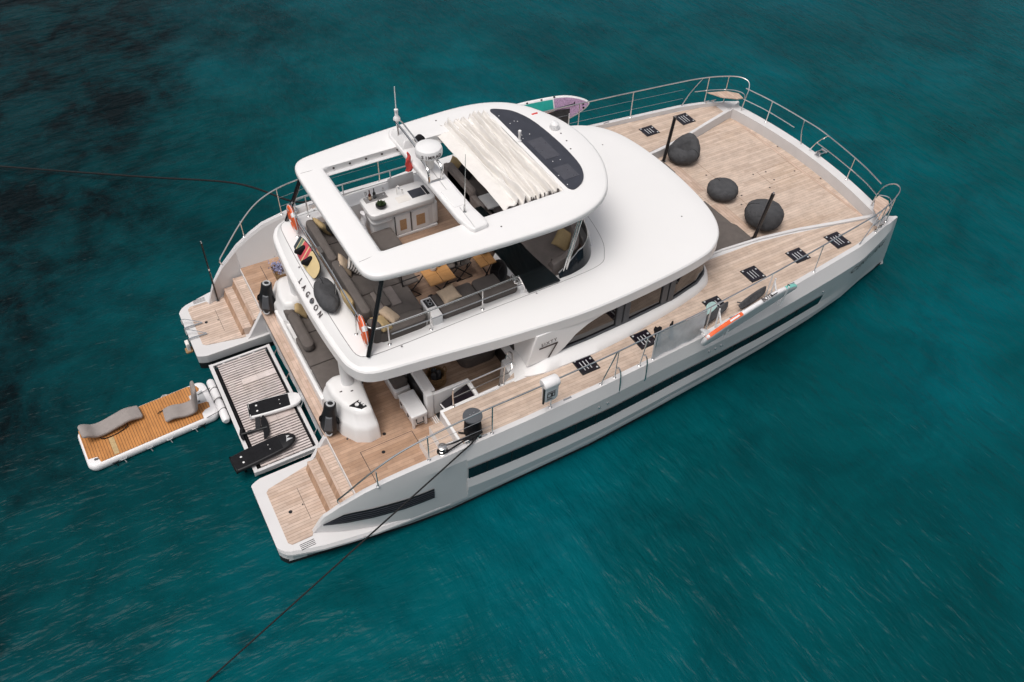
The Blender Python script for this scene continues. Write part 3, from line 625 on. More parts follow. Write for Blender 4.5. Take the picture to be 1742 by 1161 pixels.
# second settee forward of it, galley unit with its dark front, companionway, table sofa
b = MB(); b.cushion(3.98, 4.36, -2.12, .6, 1.52, 1.72, .05); b.build('settee_cushion', 'fabric', cat)
MB().cushion(3.94, 4.38, -2.2, .6, 1.25, 1.53, .05).build('settee_base', 'white', cat)
g = MB(); g.cushion(4.44, 4.72, -2.94, -1.2, 1.24, 2.02, .03); g.cushion(4.40, 4.60, -3.10, -2.90, 1.24, 2.08, .03)
gu = g.build('galley_unit', 'white', cat)
MB().box(4.425, 4.439, -2.85, -1.9, 1.30, 1.92).build('fridge_front', 'black', gu)
g = MB()
for (x0, x1, y0, y1) in ((4.60, 5.58, -3.06, -2.97), (5.49, 5.58, -3.74, -3.06)): g.box(x0, x1, y0, y1, 1.25, 2.0)
cw = g.build('companionway', 'white', cat, bevel=.02)
MB().box(4.62, 5.50, -3.73, -3.08, 1.262, 1.28).build('companionway_well', 'darkint', cw)
MB().add([(4.72, -3.72, 1.62), (5.48, -3.72, 1.95), (5.48, -3.10, 1.95), (4.72, -3.10, 1.62)], [(0, 1, 2, 3)]).build('companionway_door', 'hatchglass', cw)
MB().tube([(4.80, -3.68, 1.68), (4.74, -3.14, 1.66)], .02, 6).build('door_bar', 'whitep', cw)
g = MB()
for k in range(3): g.box(4.50+.05*k, 4.525+.05*k, -3.74, -3.12, 1.255, 1.275)
g.build('door_track', 'whitep', cw)
b = MB(); b.cushion(5.86, 6.9, -2.15, .8, 1.25, 1.55, .06, cr=.25); b.cushion(5.83, 6.92, -2.2, .8, 1.53, 1.70, .05, .01, cr=.26)
b.build('dining_sofa', 'fabric', cat)
tbm = MB(); tbm.cushion(5.5, 6.35, -1.05, .8, 1.98, 2.03, .02); tbm.box(5.9, 6.0, -.5, -.4, 1.25, 1.98); tbm.build('cockpit_table', 'whitep', cat)
# rail by the side deck, cockpit side
b = MB()
P = curve([(4.80, -3.76, 2.22), (4.80, -3.76, 2.72), (4.90, -3.75, 2.82), (5.6, -3.73, 2.83), (6.3, -3.71, 2.84), (6.45, -3.62, 2.84), (6.52, -3.45, 2.86), (6.48, -3.33, 2.78), (6.42, -3.36, 2.62)], 5)
b.tube(P, .018, 8); b.tube([(4.80, -3.76, 2.52), (6.3, -3.71, 2.54), (6.42, -3.66, 2.56), (6.46, -3.56, 2.62)], .013, 6); b.tube([(6.15, -3.72, 2.22), (6.18, -3.71, 2.84)], .017, 8)
for x, y in ((4.80, -3.76), (6.15, -3.72), (6.05, -3.73)): b.lathe([(.04, 0), (.04, .012), (.02, .02)], (x, y, 2.216), 10)
b.build('cockpit_rail', 'steel', cat)

# ------------------------------------------------ swim lift between the hulls
lf = MB(); lf.box(.24, .34, -1.94, 2.04, .22, .36); lf.box(1.84, 1.93, -1.94, 2.04, .22, .36); lf.box(.24, 1.93, -1.94, -1.86, .22, .35); lf.box(.24, 1.93, 1.97, 2.04, .22, .35)
for x in (.62, 1.05, 1.45): lf.box(x-.03, x+.03, -1.9, 2.0, .22, .315)
lift = lf.build('swim_lift', 'grey', cat, bevel=.006)
ed = MB(); ed.box(.375, .405, -1.84, 1.95, .30, .343); ed.box(1.80, 1.822, -1.84, 1.95, .30, .343)
ed.box(.25, 1.9, -1.85, 1.95, .20, .215); ed.build('lift_edge', 'blackm', lift)
sl_ = MB(); n = 44
for k in range(n):
    y = -1.83+k*(3.77/n); wd = .053
    wide = k in (32, 33, 14, 15)
    for x0, x1 in ((.44, .85), (.85, 1.28), (1.28, 1.77)):
        e_ = random.uniform(-.0, .006); sl_.box(x0, x1-.004, y, y+(.0845 if wide and .5 < x0 < 1.29 else wd), .318, .352+e_)
sl_.build('slat', 'slat', lift, smooth=False)
ar = MB()
for s in (-1, 1):
    for y in (1.55, .55): ar.tube([(1.93, s*y, .40), (2.03, s*y, .55), (2.04, s*(y-.9), .62)], .03, 8)
ar.build('lift_arm', 'steel', lift)

# ------------------------------------------------ flybridge
wi = inset(r2, .032)
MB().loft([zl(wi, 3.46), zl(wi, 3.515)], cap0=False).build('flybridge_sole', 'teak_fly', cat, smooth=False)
b = MB(); b.cushion(3.50, 3.72, -2.02, -.02, 3.98, 4.35, .08); b.cushion(3.50, 3.72, 0.0, 1.72, 3.98, 4.35, .08); b.cushion(3.52, 3.80, -2.46, -2.04, 3.70, 4.20, .09)
b.build('sofa_back', 'fabric', cat)
b = MB(); b.cushion(3.70, 4.92, -1.05, .12, 3.76, 3.95, .04, .01); b.cushion(3.70, 4.92, -2.08, -1.07, 3.76, 3.95, .04, .01); b.cushion(3.62, 4.88, -2.50, -2.06, 3.70, 4.0, .06, .01, cr=.2); b.cushion(3.70, 4.92, .14, 1.02, 3.76, 3.95, .04, .01); b.cushion(4.9, 5.45, .20, .96, 3.76, 3.95, .04, .01); b.cushion(3.70, 4.3, 1.04, 1.95, 3.76, 3.95, .04, .01)
b.build('sofa_seat', 'fabric', cat)
MB().prism([(3.60, -2.40), (4.88, -2.40), (4.88, .14), (5.4, .22), (5.4, .94), (4.3, 1.0), (4.3, 1.95), (3.6, 1.95)], 3.5, 3.77).build('sofa_base', 'white', cat, bevel=.01)
b = MB(); b.prism(rrect(4.28, -1.42, .27, .32, .03), 3.958, 3.985); b.build('sofa_tray', 'fabric2', cat, bevel=.006)
b = MB(); b.cushion(4.12, 4.30, -1.74, -1.05, 3.955, 4.06, .03); b.build('sofa_bolster', 'fabric', cat)
b = MB(); b.cushion(5.24, 6.26, -2.50, -1.80, 3.74, 3.95, .05, .01); b.cushion(6.28, 7.24, -2.50, -1.80, 3.74, 3.95, .05, .01, cr=.12)
b.build('side_seat', 'fabric', cat)
MB().box(5.2, 7.2, -2.42, -1.84, 3.5, 3.76).build('side_seat_base', 'white', cat, bevel=.01)
b = MB(); b.cushion(4.94, 5.20, -2.56, -1.88, 3.5, 4.0, .02); cs = b.build('cup_console', 'white', cat)
b = MB(); b.prism(rect(4.98, 5.17, -2.22, -1.94), 4.0, 4.008); b.build('cup_panel', 'black', cs)
b = MB()
for y in (-2.02, -2.13): b.lathe([(.05, 0), (.05, .02), (.04, .02), (.04, .0)], (5.08, y, 4.008), 14)
b.build('cup_ring', 'steel', cs)
# helm shelter: dark glass slab, console with dials
P = [(7.42, -2.66, 3.80), (8.30, -2.66, 3.80), (7.80, -1.39, 4.28), (7.66, .2, 4.32), (7.02, .2, 4.32), (7.16, -1.36, 4.26)]
hl = MB().loft([[(x, y, z-.05) for x, y, z in P], P]).build('helm_windbreak', 'dash', cat, angle=20, bevel=.006)
b = MB(); b.loft([[(7.24, -2.58, 3.70), (7.46, -2.58, 3.70), (7.86, -1.4, 3.70), (7.0, -1.5, 3.70)], [(7.26, -2.56, 3.82), (7.44, -2.60, 3.80), (7.2, -1.4, 4.2), (7.05, -1.5, 4.1)]]).build('helm_console', 'white', cat, bevel=.02)
b = MB(); b.lathe([(.30, -.012), (.30, .012), (.25, .012), (.25, -.012)], (0, 0, 0), 28, mx=frame((6.98, -1.95, 4.06), (0, 1, 0), (.5, 0, .86)))
for a in (90, 210, 330): b.tube([frame((6.98, -1.95, 4.06), (0, 1, 0), (.5, 0, .86)) @ Vector((0, 0, 0)), frame((6.98, -1.95, 4.06), (0, 1, 0), (.5, 0, .86)) @ Vector((.27*math.cos(R(a)), .27*math.sin(R(a)), 0))], .02, 6)
b.lathe([(.27, -.008), (.27, .004)], (0, 0, 0), 28, mx=frame((7.02, -1.95, 4.04), (0, 1, 0), (.5, 0, .86)))
b.build('steering_wheel', 'black', cat)
b = MB()
for y in (-2.2, -2.32): b.lathe([(.035, 0), (.035, .05), (.02, .07)], (7.22, y, 3.98), 10)
b.cushion(7.16, 7.30, -2.42, -2.14, 3.74, 3.98, .02); b.build('throttle_lever', 'steel', cat)
# forward lounge behind the windscreen
lw = full([(9.62, 0.0), (9.58, .9), (9.42, 1.65), (9.12, 2.12), (8.7, 2.3), (7.95, 2.34), (7.9, 1.4), (7.9, 0.0)])
lo_ = star(lw, 8.7, 0, 100, .8, 2.2)
MB().loft([zl(lo_, 3.5), zl(lo_, 3.72), zl(inset(lo_, .02), 3.80), zl(inset(lo_, .06), 3.82), zl(inset(lo_, .2), 3.825)]).build('lounge_pad', 'fabric2', cat)
# pale padded back along the forward curve
fwd = [p for p in curve([(8.3, -2.30, 0), (8.75, -2.27, 0), (9.12, -2.08, 0), (9.40, -1.62, 0), (9.55, -.9, 0), (9.6, 0, 0), (9.55, .9, 0), (9.40, 1.62, 0), (9.12, 2.08, 0), (8.75, 2.27, 0)], 5)]
L = []
for i, p in enumerate(fwd):
    t = fwd[min(i+1, len(fwd)-1)]-fwd[max(i-1, 0)]; nn = Vector((-t.y, t.x, 0)).normalized()   # towards the inside
    h = .22+.16*min(1, i/6)
    L.append([p-nn*.02+Vector((0, 0, 3.74)), p+nn*.22+Vector((0, 0, 3.78)), p+nn*.17+Vector((0, 0, 3.80+h*.7)), p+nn*.10+Vector((0, 0, 3.80+h)), p-nn*.03+Vector((0, 0, 3.80+h*.95))])
MB().loft(L).build('lounge_back', 'fabric2', cat, angle=60)
b = MB(); b.cushion(8.45, 9.0, -2.3, -1.95, 3.80, 3.90, .03); b.build('lounge_shelf', 'fabric2', cat)
b = MB(); b.lathe([(.05, 0), (.05, .006)], (8.80, -2.12, 3.90), 12); b.build('cup_holder', 'black', cat)
b = MB(); b.box(7.72, 7.88, .35, 2.55, 3.5, 4.15); b.build('seat_back_forward', 'fabric2', cat, bevel=.05)
# windscreen: dark panels leaning inwards with a bright top rail
wl = curve([(8.36, -2.56, 0), (8.75, -2.55, 0), (9.22, -2.42, 0), (9.60, -2.05, 0), (9.84, -1.45, 0), (9.96, -.7, 0), (9.98, 0, 0), (9.96, .7, 0), (9.84, 1.45, 0), (9.60, 2.05, 0), (9.22, 2.42, 0), (8.75, 2.55, 0)], 6)
lo = []; hi = []
for i, p in enumerate(wl):
    t = wl[min(i+1, len(wl)-1)]-wl[max(i-1, 0)]; nn = Vector((-t.y, t.x, 0)).normalized(); h = .12+.40*min(1, i/9)
    lo.append(p+Vector((0, 0, 3.735))); hi.append(p+nn*(.05+.16*h)+Vector((0, 0, 3.735+h)))
n = len(wl); b = MB()
b.loft([[l, h, h+Vector((-.012, 0, .004)), l+Vector((-.012, 0, .004))] for l, h in zip(lo, hi)])
wsn = b.build('windscreen', 'hullglass', cat)
b = MB(); b.tube(hi, .017, 6); b.build('windscreen_rail', 'steel', wsn)
b = MB()
for i in (20,): b.tube([lo[i]+Vector((.01, 0, 0)), hi[i]+Vector((.012, 0, 0))], .03, 6)
b.build('windscreen_joint', 'whitep', wsn)
# bar
BARX0, BARX1 = 4.98, 6.74
b = MB(); b.cushion(5.02, 6.72, .99, 1.72, 3.50, 4.28, .05, cr=.14); b.cushion(5.56, 6.66, .965, 1.2, 3.56, 4.22, .02)
b.cushion(4.96, 6.76, .90, 1.78, 4.28, 4.46, .06, cr=.16); b.cushion(4.98, 5.6, .94, 1.5, 4.10, 4.20, .05, cr=.14)
b.cushion(5.5, 6.76, .93, 1.74, 3.50, 3.58, .02); b.cushion(6.62, 6.80, .96, 1.2, 3.6, 4.25, .04)
b.box(4.6, 6.9, 1.92, 2.42, 3.5, 4.16)
bar = b.build('bar', 'white', cat)
b = MB(); b.cushion(5.88, 6.60, 1.96, 2.0, 4.2, 4.60, .012); b.build('bar_lid', 'whitep', bar, rot=None)
b = MB(); b.box(6.2, 6.75, 1.78, 1.94, 4.16, 4.24); b.build('bar_shelf', 'teak_fly', bar)
for x0, x1 in ((5.60, 6.00), (6.06, 6.52)):
    d = MB().box(x0, x1, .945, .964, 3.60, 4.20).build('bar_door', 'whitep', bar, bevel=.004)
    MB().box(x0+.11, x1-.11, .938, .9455, 3.72, 4.05).build('door_panel', 'cane', d)
b = MB(); b.box(6.02, 6.035, .940, .966, 3.6, 4.2); b.box(5.575, 5.59, .940, .966, 3.6, 4.2); b.build('door_gap', 'black', bar)
b = MB(); b.prism(rrect(5.96, 1.22, .17, .13, .03), 4.462, 4.466); b.build('sink', 'canvas', bar)
b = MB(); b.prism(rect(6.18, 6.56, 1.12, 1.45), 4.462, 4.47); b.build('grill', 'solar', bar)
b = MB(); b.prism(rect(6.58, 6.66, 1.10, 1.5), 4.462, 4.47); b.build('grill_tray', 'black', bar)
b = MB(); b.tube(curve([(5.9, 1.46, 4.46), (5.9, 1.46, 4.68), (5.92, 1.40, 4.76), (5.93, 1.33, 4.70)], 4), .014, 6); b.tube([(6.04, 1.44, 4.46), (6.04, 1.44, 4.58)], .018, 6); b.build('tap', 'steel', bar)
b = MB(); b.prism(rect(5.06, 5.66, 1.46, 1.70), 4.462, 4.466); b.build('bottle_tray', 'line', bar)
b = MB()
for k in range(7): b.tube([(5.40+.035*k, 1.47, 4.474), (5.40+.035*k, 1.69, 4.474)], .006, 4)
b.build('glass_rack', 'greyp', bar)

# ------------------------------------------------ hardtop
HT = full([(10.55, 0.0), (10.50, .6), (10.34, 1.2), (10.02, 1.85), (9.62, 2.30), (9.1, 2.58), (8.4, 2.72), (7.3, 2.72), (5.5, 2.60), (4.3, 2.48), (3.86, 2.40), (3.66, 2.22), (3.58, 1.9), (3.57, 1.0), (3.57, 0.0)])
OP = rrect(6.515, 0, 2.335, 1.73, .05, 5)
h0 = star(smoothpoly(HT, 4), 6.6, 0, 240, 3.2, 2.5); h1 = star(OP, 6.6, 0, 240, 3.2, 2.5)
L = [zl(h1, 5.47), zl(inset(h0, .22), 5.45), zl(inset(h0, .07), 5.46), zl(inset(h0, .015), 5.475), zl(h0, 5.50), zl(inset(h0, .008), 5.60), zl(inset(h0, .03), 5.622), zl(inset(h0, .09), 5.638), zl(lerp(inset(h0, .12), h1, .3), 5.645), zl(lerp(h0, h1, .8), 5.665), zl(inset(h1, -.03), 5.67), zl(h1, 5.655), zl(inset(h1, .004), 5.56), zl(h1, 5.47)]
ht = MB().loft(L, cap0=False, cap1=False).build('hardtop', 'white', cat, angle=60)
b = MB(); b.tube([(x, y, 5.47) for x, y in inset(h1, .045)], .05, 4, closed=True); b.build('opening_trim', 'whitep', ht)
b = MB()
for x in np.arange(4.45, 7.2, .42): b.lathe([(.028, 0), (.028, .012)], (0, 0, 0), 8, mx=frame((float(x), 1.725, 5.58), (1, 0, 0), (0, 0, 1)))
for x, y in ((7.55, -2.15), (7.5, 2.35), (9.9, -.35), (10.05, .35), (10.0, .0), (6.9, -2.2)): b.lathe([(.022, 0), (.022, .008)], (x, y, 5.645), 8)
b.build('roof_fitting', 'text', ht)
b = MB()
for s in (-1, 1): b.tube([(4.18, s*1.76, 5.66), (3.66, s*1.80, 5.638)], .006, 4)
b.build('roof_joint', 'line', ht)
DP = smoothpoly([(8.96, 2.12), (9.25, 2.0), (9.5, 1.72), (9.7, 1.1), (9.78, 0), (9.74, -.9), (9.62, -1.35), (9.40, -1.66), (9.1, -1.82), (8.98, -1.76), (8.95, -1.5), (8.95, 0), (8.95, 1.6)], 5)
b = MB(); b.prism(DP, 5.655, 5.678); dpn = b.build('roof_panel', 'solar', ht, angle=20)
for x0, x1, y0, y1 in ((9.08, 9.50, -.50, .40), (9.05, 9.48, -1.42, -.88)): MB().prism(rect(x0, x1, y0, y1), 5.6785, 5.683).build('solar_cell', 'solar2', dpn, smooth=False)
b = MB()
for x, y in ((9.02, 1.75), (9.1, 1.3), (9.25, 1.35), (9.32, 1.3), (9.1, .7), (9.3, .65), (9.05, .55), (9.2, -.64), (9.4, -.66), (9.02, -1.2), (9.02, -1.6)): b.lathe([(.014, 0), (.014, .006)], (x, y, 5.6785), 6)
b.build('panel_screw', 'whitep', dpn)
# gathered sun shade
nx, ny = 190, 60; vs = []
rs_ = random.Random(4); FK = []
q0 = .24
while q0 < .97: FK.append((q0, rs_.uniform(.018, .032), rs_.uniform(.6, 1.25), rs_.uniform(0, 6.28), rs_.uniform(-.022, .022))); q0 += rs_.uniform(.045, .085)
for i in range(nx+1):
    u = i/nx; x = 7.26+u*1.58
    for j in range(ny+1):
        v = j/ny; y = -1.66+v*3.72; pin = max(0, 1-min(v, 1-v)/.09)
        if u < .2: z = 5.60+.06*math.sin(u/.2*1.9)+.012*math.sin(v*9+u*8)+.006*math.sin(v*31+u*40)
        else: z = 5.655+.010*math.sin(v*17+u*31)+.006*math.sin(v*37-u*23)
        for c, wd, am, ph, sk in FK:      # each gathered fold wanders a little along its length
            cc = c+sk*(v-.5)*2+.010*math.sin(v*5+ph)+.004*math.sin(v*14+ph*2); d_ = (u-cc)/wd
            if abs(d_) < 2.4: z += .11*am*math.exp(-d_*d_*1.6)*(1+.25*math.sin(v*6+ph))-.055*math.exp(-(d_-1.5)**2*5)
        xx = x+(.014*math.sin(v*6+u*20) if u > .22 else .02*math.sin(v*5)); yy = y+pin*.03*math.sin(u*47)*(1 if v > .5 else -1)
        z += pin*(.05*math.sin(u*47)**2 if v > .5 else -.05)*(1 if u > .2 else .3)
        vs.append((xx, yy, z))
fs = [(i*(ny+1)+j, (i+1)*(ny+1)+j, (i+1)*(ny+1)+j+1, i*(ny+1)+j+1) for i in range(nx) for j in range(ny)]
sh_ = MB().add(vs, fs).build('sun_shade', 'canvas', ht, angle=80)
sd_ = sh_.modifiers.new('solid', 'SOLIDIFY'); sd_.thickness = .012
b = MB()
for k in range(7):
    x = 7.98+k*.12; b.tube([(x, -1.70, 5.60), (x+.02, -1.64, 5.70)], .016, 5)
b.build('shade_carriage', 'text', ht)
# cross beam with mast box, radar, aerials
b = MB(); cb = [(6.12, -1.55), (6.20, -2.04), (6.28, -2.12), (6.60, -2.10), (6.68, -2.02), (6.62, -1.4), (6.60, 2.2), (6.5, 2.36), (6.2, 2.36), (6.11, 2.2)]
a = star(cb, 6.37, 0, 90, .25, 2.2); b.loft([zl(inset(a, .012), 5.60), zl(a, 5.63), zl(a, 5.735), zl(inset(a, .02), 5.76), zl(inset(a, .06), 5.765)])
b.cushion(6.2, 6.56, -1.25, -.55, 5.72, 5.785, .03)
cbm = b.build('cross_beam', 'white', ht, angle=50)
b = MB(); b.loft([zl(rect(6.14, 6.60, 1.36, 2.14), 5.74), zl(rect(6.16, 6.58, 1.40, 2.12), 5.86), zl(rect(6.24, 6.50, 1.46, 2.06), 5.95)]); b.build('mast_box', 'white', ht, bevel=.015)
b = MB(); b.tube(curve([(6.14, -.12, 5.76), (6.12, -.14, 6.04), (6.13, .0, 6.14), (6.16, .5, 6.16)], 5), .034, 8); b.tube(curve([(6.44, -.12, 5.76), (6.46, -.14, 6.04), (6.46, .02, 6.14), (6.46, .5, 6.16)], 5), .034, 8)
b.tube([(6.10, -.13, 5.775), (6.48, -.13, 5.775)], .03, 6)
b.tube(curve([(6.20, .25, 6.2), (6.16, .7, 6.3), (6.16, 1.3, 6.34), (6.16, 1.74, 6.34), (6.2, 1.84, 6.3)], 5), .026, 8); b.tube(curve([(6.32, .25, 6.2), (6.28, .7, 6.3), (6.28, 1.3, 6.34), (6.28, 1.74, 6.34), (6.2, 1.84, 6.3)], 5), .02, 8)
b.tube([(6.22, 1.8, 5.9), (6.22, 1.8, 6.32)], .03, 8)
b.build('radar_mast', 'steel', ht)
b = MB(); b.lathe([(.10, 5.76), (.11, 5.9), (.13, 6.10), (.24, 6.14)], (6.40, .42, 0), 20); b.build('radar_pedestal', 'canvas', ht)
b = MB(); b.lathe([(.24, 6.13), (.315, 6.16), (.325, 6.20), (.325, 6.30), (.30, 6.36), (.22, 6.40), (.02, 6.415)], (6.40, .42, 0), 40); rd = b.build('radar_dome', 'whitep', ht)
for k, ch in enumerate('SIMRAD'):
    a = R(-103+(k-2.5)*15.5); c_, s_n = math.cos(a), math.sin(a)
    text(ch, .118, frame((6.40+.330*c_, .42+.330*s_n, 6.25), (-s_n, c_, 0), (0, 0, 1)), rd, 'lettering', ext=.003)
b = MB(); b.lathe([(.05, 6.30), (.09, 6.32), (.09, 6.36), (.05, 6.42), (.042, 6.43), (.042, 6.54), (.05, 6.55), (.05, 6.60), (.03, 6.61)], (6.24, 1.86, 0), 14); b.build('aerial_base', 'whitep', ht)
b = MB(); b.tube([(6.24, 1.86, 6.6), (6.25, 1.86, 7.2)], [.014, .011], 6); b.build('aerial', 'whitep', ht)
b = MB(); b.lathe([(.05, 5.765), (.03, 5.80), (.018, 5.95)], (6.36, -1.47, 0), 10); b.tube([(6.36, -1.47, 5.9), (6.43, -1.44, 7.25)], [.012, .005], 6); b.build('aerial', 'steel', ht)
b = MB(); b.lathe([(.10, 6.05), (.13, 6.08), (.13, 6.12), (.06, 6.2)], (6.50, 1.15, 0), 16); b.lathe([(.03, 5.76), (.03, 6.06)], (6.50, 1.15, 0), 8); b.build('horn', 'blackm', ht)
b = MB(); b.lathe([(.11, 5.63), (.13, 5.70), (.115, 5.79), (.06, 5.84), (.01, 5.85)], (10.02, .62, 0), 20); b.build('satellite_dome', 'whitep', ht)
b = MB(); b.lathe([(.05, 5.67), (.05, 5.70), (.028, 5.72), (.03, 5.86), (.04, 5.88), (.04, 5.98), (.01, 6.0)], (8.92, .50, 0), 12); b.build('mast_light', 'whitep', ht)
b = MB(); b.prism(rrect(9.93, 1.46, .09, .03, .02), 5.625, 5.648); b.build('side_light', 'red', ht)
for s in (-1, 1):
    MB().tube([(3.28, s*2.70, 3.72), (3.95, s*2.34, 5.50)], .055, 10).build('hardtop_post', 'carbon', cat)
    b = MB()
    for d in (-.04, .04): b.tube([(8.50+d, s*2.48, 3.73), (8.86+d, s*2.5, 5.50)], .028, 8)
    b.build('hardtop_post', 'steel', cat)

# ------------------------------------------------ guard rails
def gy(x): return yg(x)-.075
RT = 3.27
def stanchion(x, y, z0, z1, lean=0.0, r=.017):
    b = MB(); b.tube([(x, y, z0), (x+lean, y, z1)], r, 8); b.lathe([(.045, 0), (.045, .012), (.022, .03)], (x, y, z0), 10)
    return b.build('stanchion', 'steel', cat)
for s in (-1, 1):
    b = MB()
    P = [(1.60, 4.50, 1.50), (1.56, 4.50, 1.66), (1.74, 4.56, 1.86), (2.43, 4.74, 2.53), (3.0, 4.86, 2.93), (3.63, 4.93, 3.14), (4.4, 4.95, 3.24), (5.2, gy(5.2), RT)]
    P += [(x, gy(x), RT) for x in (6, 7, 8, 9, 10, 11, 12, 13, 14, 15, 16, 17)]
    P += [(17.8, 4.06, RT), (18.5, 3.88, RT), (19.1, 3.64, 3.25), (19.36, 3.42, 3.22), (19.42, 3.2, 3.16), (19.30, 3.02, 3.0), (19.18, 2.97, 2.7), (19.12, 2.96, 2.33)]
    b.tube(curve([(x, s*y, z) for x, y, z in P], 4), .020, 8)
    b.tube(curve([(x, s*y, z) for x, y, z in [(17.86, 4.04, 2.80), (18.5, 3.86, 2.79), (19.05, 3.60, 2.78), (19.28, 3.38, 2.76), (19.33, 3.2, 2.74), (19.2, 3.02, 2.72)]], 4), .016, 8)
    b.tube(curve([(x, s*y, z) for x, y, z in [(17.46, gy(17.46), 2.34), (17.52, gy(17.5), 2.45), (17.72, 4.08, 2.78), (18.08, 3.99, 3.26)]], 4), .016, 8)
    b.build('guard_rail', 'steel', cat)
    for x in (2.43, 3.63): stanchion(x, s*{2.43: 4.80, 3.63: 4.90}[x], zt(x)-.01, {2.43: 2.53, 3.63: 3.14}[x])
    for x in (5.18, 6.72, 8.55, 9.72, 11.4, 13.55, 15.5): stanchion(x, s*gy(x), 2.325, RT)
    for x, l in ((8.14, .36), (9.30, .12)): stanchion(x, s*gy(x), 2.325, RT, l)
    for x in (18.3, 18.95): stanchion(x, s*itp(x, [(18.3, 3.93), (18.95, 3.70)]), 2.3, 3.26)
    b = MB()
    spans = [((3.63, 4.9, 2.55), (5.18, gy(5.18), 2.62)), ((3.63, 4.9, 2.84), (5.18, gy(5.18), 2.95))]
    if s > 0: spans += [((x0, gy(x0), z), (x1, gy(x1), z)) for x0, x1 in ((5.18, 6.72), (6.72, 8.14), (9.72, 11.4), (11.4, 13.55), (13.55, 15.5), (15.5, 17.46)) for z in (2.62, 2.95)]
    for p, q in spans: b.tube([(p[0], s*p[1], p[2]), (q[0], s*q[1], q[2])], .006, 5)
    b.build('lifeline', 'steel', cat)
    st = MB(); st.loft([[(x, s*y, z) for x, y in ((18.30, 3.90), (18.95, 3.66), (19.22, 3.36), (19.16, 3.04), (18.95, 3.10), (18.55, 3.42))] for z in (2.70, 2.735)])
    st.build('bow_seat', 'teak_y', cat, bevel=.008)
    # boarding handles outside the gate
    if s < 0:
        for x in (8.62, 9.42):
            b = MB(); b.tube(curve([(x-.02, s*(yg(x)+.06), 1.84), (x, s*(yg(x)+.09), 1.95), (x+.03, s*(yg(x)+.02), 2.45), (x+.02, s*(yg(x)-.06), 2.62), (x, s*(yg(x)-.1), 2.6)], 4), .02, 8)
            b.lathe([(.06, 0), (.05, .02)], (0, 0, 0), 10, mx=frame((x-.02, s*(yg(x)+.04), 1.86), (1, 0, 0), (0, 0, 1))); b.build('boarding_handle', 'steel', cat)
    # mooring cleats let into the toe rail
    b = MB()
    for x in (4.95, 7.2, 12.4, 14.6):
        b.box(x-.11, x+.11, *sorted((s*(gy(x)-.035), s*(gy(x)+.01))), 2.33, 2.348)
    for x in (18.35, 18.6): b.tube([(x-.1, s*(yg(x)-.12), 2.39), (x+.1, s*(yg(x)-.14), 2.39)], .018, 6); b.lathe([(.03, 0), (.02, .06)], (x, s*(yg(x)-.13), 2.33), 8)
    b.build('cleat', 'steel', cat)
# rail along the cross beam
b = MB()
def xb(y): return 19.60-.034*y*y-.10
P = [(19.14, 3.0, 3.12)]+[(xb(y)+.1*(1-abs(y)/3), y, 3.10) for y in (2.2, 1.4, .7)]+[(xb(0)+.1, 0, 3.11)]+[(xb(y)+.1*(1-abs(y)/3), y, 3.10) for y in (-.7, -1.4, -2.2)]+[(19.14, -3.0, 3.12)]
b.tube(curve(P, 4), .018, 8)
for pts in ([(19.14, 3.0, 2.72)]+[(xb(y)+.03, y, 2.70) for y in (2.2, 1.4, .9)], [(xb(y)+.03, y, 2.70) for y in (-.10, -.9, -2.2)]+[(19.14, -3.0, 2.72)]): b.tube(curve(pts, 4), .016, 8)
b.tube(curve([(xb(.45), .45, 2.33), (xb(.6)+.02, .58, 2.7), (xb(.7)+.08, .66, 3.08)], 4), .016, 8); b.tube(curve([(xb(.1), .08, 2.33), (xb(0)+.03, -.10, 2.72), (xb(0)+.09, -.30, 3.02), (xb(0)+.1, -.42, 3.10)], 4), .016, 8)
b.build('guard_rail', 'steel', cat)
for y in (2.0, -1.65): stanchion(xb(y), y, 2.33, 3.10, .06)
b = MB(); b.box(19.50, 19.86, -.38, -.34, 2.36, 2.44); b.box(19.50, 19.86, -.22, -.18, 2.36, 2.44); b.tube([(19.78, -.40, 2.42), (19.78, -.16, 2.42)], .04, 8); b.box(19.45, 19.7, -.37, -.19, 2.33, 2.36); b.build('anchor_roller', 'steel', cat)
# flybridge rails
for s in (-1, 1):
    b = MB()
    P = [(3.40, s*.55, 4.36), (3.38, s*1.6, 4.36), (3.40, s*2.28, 4.36), (3.48, s*2.52, 4.36), (3.72, s*2.62, 4.36), (4.86, s*2.64, 4.36), (6.2, s*2.62, 4.36), (7.05, s*2.60, 4.36), (7.18, s*2.58, 4.3), (7.34, s*2.58, 3.9), (7.36, s*2.58, 3.74)]
    b.tube(curve(P, 5), .021, 8); b.tube([(3.9, s*2.62, 4.05), (4.86, s*2.62, 4.05), (6.2, s*2.61, 4.05), (7.27, s*2.59, 4.05)], .014, 6)
    b.tube([(3.42, s*.55, 4.05), (3.40, s*2.2, 4.05)], .012, 6)
    b.build('flybridge_rail', 'steel', cat)
    for x, y in ((3.84, 2.60), (4.86, 2.62), (6.2, 2.60), (3.30, 1.95), (3.28, .75)): stanchion(x, s*y, 3.73, 4.36, .06 if x < 3.5 else -.0)
b = MB(); b.tube([(3.40, .60, 4.36), (3.40, -.60, 4.36)], .021, 8); b.box(3.36, 3.46, .25, .50, 4.34, 4.44); b.build('flybridge_rail', 'steel', cat)
